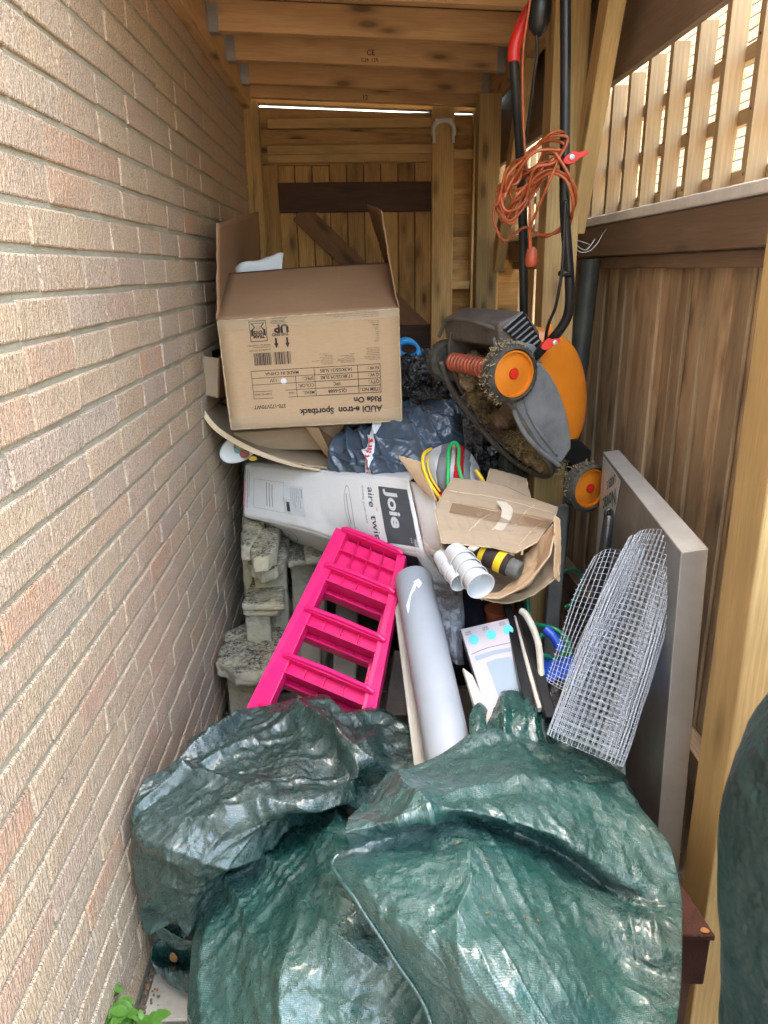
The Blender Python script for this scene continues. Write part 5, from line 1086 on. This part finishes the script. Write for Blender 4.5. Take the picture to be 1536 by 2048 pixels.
# black umbrella propped on the panel
um = thing('folded_umbrella', 'black folded umbrella propped upright on the steel panel', 'umbrella', P(1195, 1180, 1.75))
m = MB(); m.tube([P(1218, 1030, 1.56), P(1212, 1080, 1.56), P(1202, 1150, 1.54), P(1190, 1230, 1.52)], [.011, .014, .015, .014], 14); m.build('shaft', M['black'], um, smooth=True)
m = MB(); m.tube(smooth_path([P(1211, 1030, 1.56), P(1213, 1022, 1.56), P(1220, 1020, 1.56), P(1223, 1030, 1.56), P(1218, 1048, 1.56)], 5), .005, 8); m.build('handle_loop', M['black'], um, smooth=True)
# tall pole by the fence
m = MB(); p0 = P(1181, 520, 2.66); p1 = P(1140, 880, 2.62); d = (p1 - p0) / (p1 - p0).z * -1; m.tube([p0, p0 + d * (p0.z * .25), p0 + d * (p0.z * .6), p0 + d * p0.z], .034, 20); tag(m.build('drain_pipe', M['pipe_dark'], auto=40), 'tall dusty dark pipe leaning in the corner between post and fence', 'pipe')
m = MB(); p0 = P(1122, 1010, 2.2); m.beam(p0, V((p0.x - .03, 2.15, 0)), .045, .03, up=(0, 1, 0)); tag(m.build('metal_stake', M['pipe_grey'], bevel=.003), 'flat grey stake standing below the mower front wheel', 'stake')

# storage boxes in the dark under the pile
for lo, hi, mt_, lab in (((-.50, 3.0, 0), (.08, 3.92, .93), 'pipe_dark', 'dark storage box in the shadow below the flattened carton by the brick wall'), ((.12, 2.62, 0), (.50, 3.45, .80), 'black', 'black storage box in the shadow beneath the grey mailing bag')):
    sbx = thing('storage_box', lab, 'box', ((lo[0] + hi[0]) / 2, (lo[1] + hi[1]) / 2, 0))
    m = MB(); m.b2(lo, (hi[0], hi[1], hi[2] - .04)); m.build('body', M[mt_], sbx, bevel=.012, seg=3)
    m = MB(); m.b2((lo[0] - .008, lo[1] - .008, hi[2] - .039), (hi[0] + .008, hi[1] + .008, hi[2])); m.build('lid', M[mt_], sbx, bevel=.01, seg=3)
# ---------------------------------------------------------------- felt covered boards under the tarpaulin
fb = thing('felted_bench', 'low red-brown gritty felt covered box under the green tarpaulin on the right', 'covered box', (.3, 1.1, 0))
zt = .57; A, B = PZ(1150, 1446, zt), PZ(1432, 1872, zt)
m = MB(); m.prism([A, B, B + V((-.42, .03, 0)), A + V((-.28, .0, 0))], V((0, 0, -.012))); m.build('top_sheet', M['felt'], fb, bevel=.002)
m = MB(); m.prism([B + V((-.004, .004, -.0125)), A + V((-.004, -.004, -.0125)), A + V((-.28, -.004, -.0125)), B + V((-.42, .034, -.0125))], V((0, 0, -.10))); m.build('upper_board', M['felt'], fb, bevel=.003)
m = MB(); m.prism([B + V((-.02, .02, -.1126)), A + V((-.02, -.02, -.1126)), A + V((-.26, -.02, -.1126)), B + V((-.38, .05, -.1126))], V((0, 0, -.46))); m.build('body', M['stain'], fb)
m = MB(); a_ = PZ(1240, 1580, zt); b_ = PZ(1275, 1632, zt); m.prism([A.lerp(B, .0) + V((0, 0, .0022)), A.lerp(B, .36) + V((0, 0, .0022)), A.lerp(B, .36) + V((-.035, 0, .0022)), A + V((-.04, 0, .0022))], V((0, 0, .0015))); m.build('grit_strip', M['felt_or'], fb)
# ---------------------------------------------------------------- tarpaulins
T1 = [[(380, 1482, 1.62), (455, 1436, 1.68), (530, 1412, 1.72), (600, 1396, 1.74), (652, 1391, 1.72), (690, 1422, 1.68), (760, 1416, 1.72), (826, 1460, 1.66)],
 [(345, 1528, 1.50), (430, 1490, 1.54), (510, 1470, 1.57), (590, 1455, 1.58), (660, 1450, 1.56), (712, 1475, 1.52), (770, 1480, 1.58), (832, 1500, 1.55)],
 [(285, 1565, 1.41), (380, 1550, 1.42), (470, 1535, 1.43), (570, 1520, 1.44), (660, 1520, 1.43), (715, 1530, 1.40), (770, 1540, 1.46), (828, 1560, 1.45)],
 [(264, 1640, 1.35), (340, 1630, 1.33), (440, 1610, 1.33), (540, 1590, 1.33), (640, 1580, 1.33), (700, 1570, 1.35), (750, 1590, 1.40), (800, 1600, 1.40)],
 [(266, 1720, 1.33), (330, 1720, 1.28), (410, 1700, 1.26), (490, 1675, 1.27), (560, 1632, 1.30), (640, 1600, 1.33), (720, 1615, 1.39), (780, 1630, 1.40)],
 [(275, 1800, 1.35), (330, 1815, 1.29), (400, 1790, 1.27), (470, 1735, 1.28), (530, 1680, 1.32), (590, 1630, 1.36), (700, 1650, 1.44), (770, 1660, 1.44)],
 [(292, 1848, 1.40), (345, 1858, 1.36), (400, 1850, 1.37), (450, 1790, 1.42), (515, 1715, 1.46), (590, 1650, 1.5), (700, 1690, 1.52), (770, 1700, 1.52)],
 [(300, 1835, 1.50), (345, 1820, 1.50), (400, 1820, 1.50), (450, 1760, 1.53), (515, 1700, 1.54), (590, 1650, 1.56), (700, 1690, 1.56), (770, 1700, 1.56)]]
t1 = thing('tarpaulin', 'dark green tarpaulin heaped against the foot of the brick wall', 'tarpaulin', P(500, 1750, 1.4))
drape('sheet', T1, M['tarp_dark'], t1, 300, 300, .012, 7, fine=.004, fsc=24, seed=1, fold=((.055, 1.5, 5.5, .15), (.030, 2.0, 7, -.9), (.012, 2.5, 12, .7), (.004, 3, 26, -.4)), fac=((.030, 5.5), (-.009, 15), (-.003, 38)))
drape('turned_hem', [[(288, 1778, 1.34), (300, 1800, 1.33), (312, 1826, 1.32), (330, 1846, 1.32)], [(282, 1810, 1.34), (300, 1850, 1.33), (340, 1890, 1.32), (385, 1900, 1.31)], [(320, 1850, 1.30), (345, 1868, 1.29), (370, 1880, 1.28), (400, 1885, 1.27)]], M['tarp'], t1, 30, 60, .012, 12, fine=.004, seed=12)
drape('corner_fold', [[(312, 1868, 1.38), (345, 1880, 1.36), (385, 1895, 1.34)], [(302, 1905, 1.36), (340, 1925, 1.4), (385, 1940, 1.36)], [(306, 1932, 1.34), (345, 1940, 1.33), (385, 1945, 1.30)], [(335, 1968, 1.32), (360, 1980, 1.30), (390, 1992, 1.27)]], M['tarp_dark'], t1, 50, 50, .018, 12, fine=.006, seed=13)
T2 = [[(520, 1652, 1.50), (595, 1626, 1.48), (655, 1618, 1.44), (720, 1640, 1.36), (780, 1690, 1.26), (860, 1740, 1.18)],
 [(500, 1700, 1.38), (570, 1690, 1.32), (640, 1690, 1.26), (705, 1700, 1.20), (775, 1740, 1.13), (860, 1790, 1.08)],
 [(440, 1775, 1.32), (520, 1785, 1.22), (610, 1790, 1.14), (700, 1790, 1.09), (785, 1820, 1.05), (880, 1850, 1.0)],
 [(392, 1850, 1.28), (480, 1880, 1.12), (580, 1890, 1.04), (690, 1890, 1.00), (790, 1910, .98), (900, 1930, .93)],
 [(380, 1940, 1.22), (460, 1970, 1.06), (560, 1985, .97), (680, 1990, .94), (790, 2000, .94), (910, 2020, .88)],
 [(376, 2060, 1.15), (450, 2090, 1.0), (560, 2100, .92), (690, 2110, .89), (800, 2110, .90), (920, 2120, .84)],
 [(365, 2300, 1.0), (440, 2330, .88), (560, 2400, .80), (690, 2400, .79), (800, 2400, .80), (920, 2400, .78)]]
t2 = thing('tarpaulin', 'brighter green tarpaulin sagging in the middle between the dark heap and the pale front sheet', 'tarpaulin', P(600, 1900, 1.1))
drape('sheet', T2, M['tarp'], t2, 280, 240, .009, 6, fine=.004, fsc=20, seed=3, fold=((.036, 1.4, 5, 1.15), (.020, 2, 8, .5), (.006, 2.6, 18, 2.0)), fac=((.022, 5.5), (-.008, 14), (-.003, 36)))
T3 = [[(735, 1612, 1.20), (805, 1568, 1.26), (885, 1512, 1.32), (972, 1457, 1.38), (1085, 1484, 1.38), (1180, 1505, 1.36), (1248, 1550, 1.32)],
 [(718, 1622, 1.10), (800, 1582, 1.17), (890, 1548, 1.21), (985, 1528, 1.23), (1090, 1540, 1.23), (1190, 1570, 1.21), (1285, 1625, 1.15)],
 [(700, 1632, 1.04), (790, 1598, 1.08), (890, 1572, 1.11), (1000, 1562, 1.12), (1110, 1572, 1.12), (1230, 1612, 1.10), (1338, 1690, 1.04)],
 [(690, 1665, .99), (795, 1640, .99), (900, 1618, 1.00), (1015, 1640, 1.00), (1130, 1680, .99), (1250, 1755, .97), (1362, 1790, .97)],
 [(698, 1690, 1.01), (790, 1662, 1.05), (900, 1640, 1.065), (1015, 1664, 1.06), (1125, 1710, 1.05), (1240, 1795, .97), (1364, 1850, .90)],
 [(666, 1728, .985), (775, 1722, .955), (890, 1722, .935), (1010, 1738, .93), (1120, 1785, .94), (1235, 1855, .90), (1364, 1905, .855)],
 [(722, 1808, .91), (805, 1825, .86), (900, 1832, .84), (1010, 1845, .83), (1120, 1870, .84), (1235, 1920, .86), (1362, 1960, .83)],
 [(795, 1925, .86), (868, 1938, .79), (950, 1948, .76), (1040, 1956, .75), (1140, 1968, .76), (1235, 1990, .79), (1358, 2010, .785)],
 [(865, 2055, .82), (930, 2068, .75), (1000, 2080, .71), (1080, 2090, .70), (1160, 2100, .71), (1240, 2110, .73), (1345, 2110, .715)],
 [(880, 2350, .72), (940, 2380, .66), (1000, 2400, .62), (1080, 2420, .61), (1160, 2420, .62), (1240, 2420, .64), (1310, 2400, .65)]]
t3 = thing('tarpaulin', 'pale shining green tarpaulin folded over itself at the front right', 'tarpaulin', P(1050, 1900, .9))
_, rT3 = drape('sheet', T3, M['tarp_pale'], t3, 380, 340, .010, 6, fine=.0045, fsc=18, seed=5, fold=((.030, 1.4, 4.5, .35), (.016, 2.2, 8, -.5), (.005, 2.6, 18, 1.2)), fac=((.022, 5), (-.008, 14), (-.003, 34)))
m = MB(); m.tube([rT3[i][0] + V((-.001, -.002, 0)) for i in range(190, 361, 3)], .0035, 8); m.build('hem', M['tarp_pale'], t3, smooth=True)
t4 = thing('tarpaulin', 'bunched end of green tarpaulin standing up behind the front sheet below the white box', 'tarpaulin', P(1060, 1450, 1.45))
drape('sheet', [[(988, 1420, 1.50), (1005, 1384, 1.54), (1040, 1384, 1.55), (1075, 1408, 1.54), (1095, 1398, 1.52), (1125, 1430, 1.50), (1180, 1455, 1.5)], [(978, 1440, 1.46), (1015, 1420, 1.44), (1055, 1425, 1.43), (1085, 1425, 1.48), (1110, 1425, 1.44), (1150, 1450, 1.47), (1215, 1478, 1.46)], [(965, 1462, 1.42), (1015, 1465, 1.38), (1060, 1470, 1.38), (1088, 1460, 1.45), (1125, 1475, 1.39), (1180, 1490, 1.41), (1245, 1500, 1.41)], [(940, 1490, 1.38), (1015, 1530, 1.34), (1070, 1530, 1.34), (1100, 1530, 1.40), (1140, 1540, 1.34), (1190, 1550, 1.36), (1252, 1550, 1.36)]], M['tarp'], t4, 110, 180, .012, 9, fine=.005, fsc=26, seed=7, fold=((.03, 2.5, 14, 1.4), (.014, 3, 24, .5)), fac=((.02, 11), (-.007, 26)))
drape('side_tuft', [[(945, 1415, 1.5), (960, 1405, 1.52), (975, 1420, 1.5)], [(938, 1440, 1.46), (955, 1440, 1.45), (972, 1440, 1.46)], [(940, 1470, 1.42), (955, 1475, 1.41), (975, 1470, 1.42)]], M['tarp'], t4, 40, 30, .012, 16, seed=9)
rg = random.Random(2); m = MB()
for k in range(16):
    p = rT3[rg.randint(120, 330)][rg.randint(60, 300)] + V((0, -.002, .004)); s_ = rg.uniform(.001, .0028); m.box(p, (s_, s_ * 1.6, s_ * .4), R=Euler((rg.random() * .6, rg.random() * .6, rg.random() * 3)).to_matrix())
tag(m.build('leaf_crumbs', M['deadleaf']), 'tiny yellow leaf crumbs scattered on the front tarpaulin', kind='stuff')
# wrapped upright bundle close to the viewer
wb = thing('wrapped_bundle', 'tall dark green sheeted bundle with a slanting strap, cut off at the right edge', 'covered item', (.62, .58, 0))
m = MB(); rows = []
for i in range(70):
    z = 1.30 * i / 69; f = min(1, (1.30 - z) / .34); r_ = (.252 - max(0, 1.12 - z) * .15) * math.sqrt(max(0, 1 - (1 - f) ** 2.2)) + .002; row = []
    for k in range(90):
        q = 6.2832 * k / 90; d = V((math.cos(q), math.sin(q) * .8, 0)); p = V((.612, .60, z)) + d * r_
        p += d * (.016 * noise.noise(V((q * 3 + z * 1.8, z * 1.4, 4))) + .005 * (1 - abs(noise.noise(V((q * 7 + z * 2.5, z * 1.6, 9)))) * 3) * .6 + .005 * noise.noise(p * 16)); row.append(p)
    rows.append(row)
m.grid(rows, closed=True); m.build('sheet', plain('bottle_green_plastic', (.0035, .018, .018), .33, .6, 0, nz=(7, .28, .5), bump=(9, .03), c2=(.007, .028, .028), sc=5), wb, smooth=True, solid=.0015)
def bund(q, z, e=.006): f = min(1, (1.30 - z) / .34); r_ = (.252 - max(0, 1.12 - z) * .15) * math.sqrt(max(0, 1 - (1 - f) ** 2.2)) + e; return V((.612 + math.cos(q) * r_, .60 + math.sin(q) * .8 * r_, z))
m = MB(); m.tube([bund(R_(205 + k * 4), 1.03 - k * .036, .008) for k in range(20)], .006, 8); m.build('strap', M['pipe_dark'], wb, smooth=True)
m = MB(); m.tube([bund(R_(214 + k * 3), .86 - k * .03, .010) for k in range(16)], .014, 10); m.build('strap', M['black'], wb, smooth=True)
# ---------------------------------------------------------------- plant, leaves, grit, cobweb
pl = thing('weed', 'small leafy green weed growing at the foot of the brick wall', 'plant', P(210, 2090, 1.25))
rg = random.Random(11)
def leaf(m, p, d, up, L, w_):
    d = d.normalized(); s_ = d.cross(up).normalized(); u = s_.cross(d); n = 6; vs = []
    for i in range(n + 1):
        t_ = i / n; ww = w_ * math.sin(math.pi * min(1, t_ * .92 + .06)) ** .8; c_ = p + d * L * t_ + u * (-.25 * L * t_ * t_); vs += [c_ - s_ * ww + u * .12 * ww, c_ - u * .05 * ww, c_ + s_ * ww + u * .12 * ww]
    m.add(vs, [q for i in range(n) for q in ((3 * i, 3 * i + 1, 3 * i + 4, 3 * i + 3), (3 * i + 1, 3 * i + 2, 3 * i + 5, 3 * i + 4))])
stm = MB()
heads = [(200, 1990, 1.19), (215, 1975, 1.2), (235, 2010, 1.17), (180, 2020, 1.2), (255, 2030, 1.14), (285, 2045, 1.12), (222, 2040, 1.15), (190, 2050, 1.2), (310, 2040, 1.13)]
root = P(215, 2200, 1.22)
lf = MB()
for h in heads:
    p = P(*h); stm.tube(smooth_path([root, root.lerp(p, .6) + V((rg.uniform(-.01, .01), 0, .01)), p], 5), .0022, 6)
    for k in range(11):
        a_ = rg.uniform(0, 6.28); d = V((math.cos(a_), math.sin(a_), rg.uniform(-.1, .6))); leaf(lf, p + V((0, 0, rg.uniform(-.02, .01))), d, V((0, 0, 1)), rg.uniform(.012, .042), rg.uniform(.005, .014))
stm.build('stems', M['leaf'], pl, smooth=True); lf.build('leaves', M['leaf'], pl, smooth=True)
m = MB(); leaf(m, P(345, 1905, 1.36), V((.1, -.2, -1)), V((0, -1, .3)), .032, .009); tag(m.build('dead_leaf', M['deadleaf'], smooth=True), 'single brown leaf in the dark hollow of the left tarpaulin corner', 'leaf')
for nm, c_, lab in (('dead_leaf', (1402, 1862), 'tiny curled brown leaf on the felt corner by the wrapped bundle'),):
    m = MB(); leaf(m, PZ(c_[0], c_[1], zt + .003), V((1, .2, .05)), V((0, 0, 1)), .016, .006); tag(m.build(nm, M['deadleaf'], smooth=True), lab, 'leaf')
m = MB(); rg = random.Random(4)
for k in range(420):
    y = rg.uniform(1.1, 2.9); x = -.545 + abs(rg.gauss(0, .018)); z = .003; s_ = rg.uniform(.0015, .005)
    m.box((x, y, z + s_ * .4), (s_, s_ * 1.3, s_), R=Euler((rg.random() * 3, rg.random() * 3, rg.random() * 3)).to_matrix(), mi=rg.choice((0, 0, 1)))
tag(m.build('leaf_litter', [M['soil'], M['deadleaf']]), 'grit and leaf crumbs along the foot of the brick wall', kind='stuff')
m = MB()
for pts in ([(1150, 480, 2.3), (1165, 484, 2.35), (1180, 490, 2.4), (1175, 496, 2.4)], [(1150, 498, 2.3), (1165, 505, 2.35), (1182, 500, 2.45), (1196, 485, 2.5), (1204, 470, 2.55)], [(1152, 490, 2.3), (1172, 500, 2.38), (1190, 478, 2.5)], [(1204, 470, 2.55), (1226, 440, 2.62), (1218, 455, 2.6), (1226, 462, 2.6)]): m.tube(smooth_path([P(*p) for p in pts], 5), .0012, 5)
tag(m.build('cobweb', M['web']), 'dusty cobweb strands between the post and the fence rail', 'cobweb')
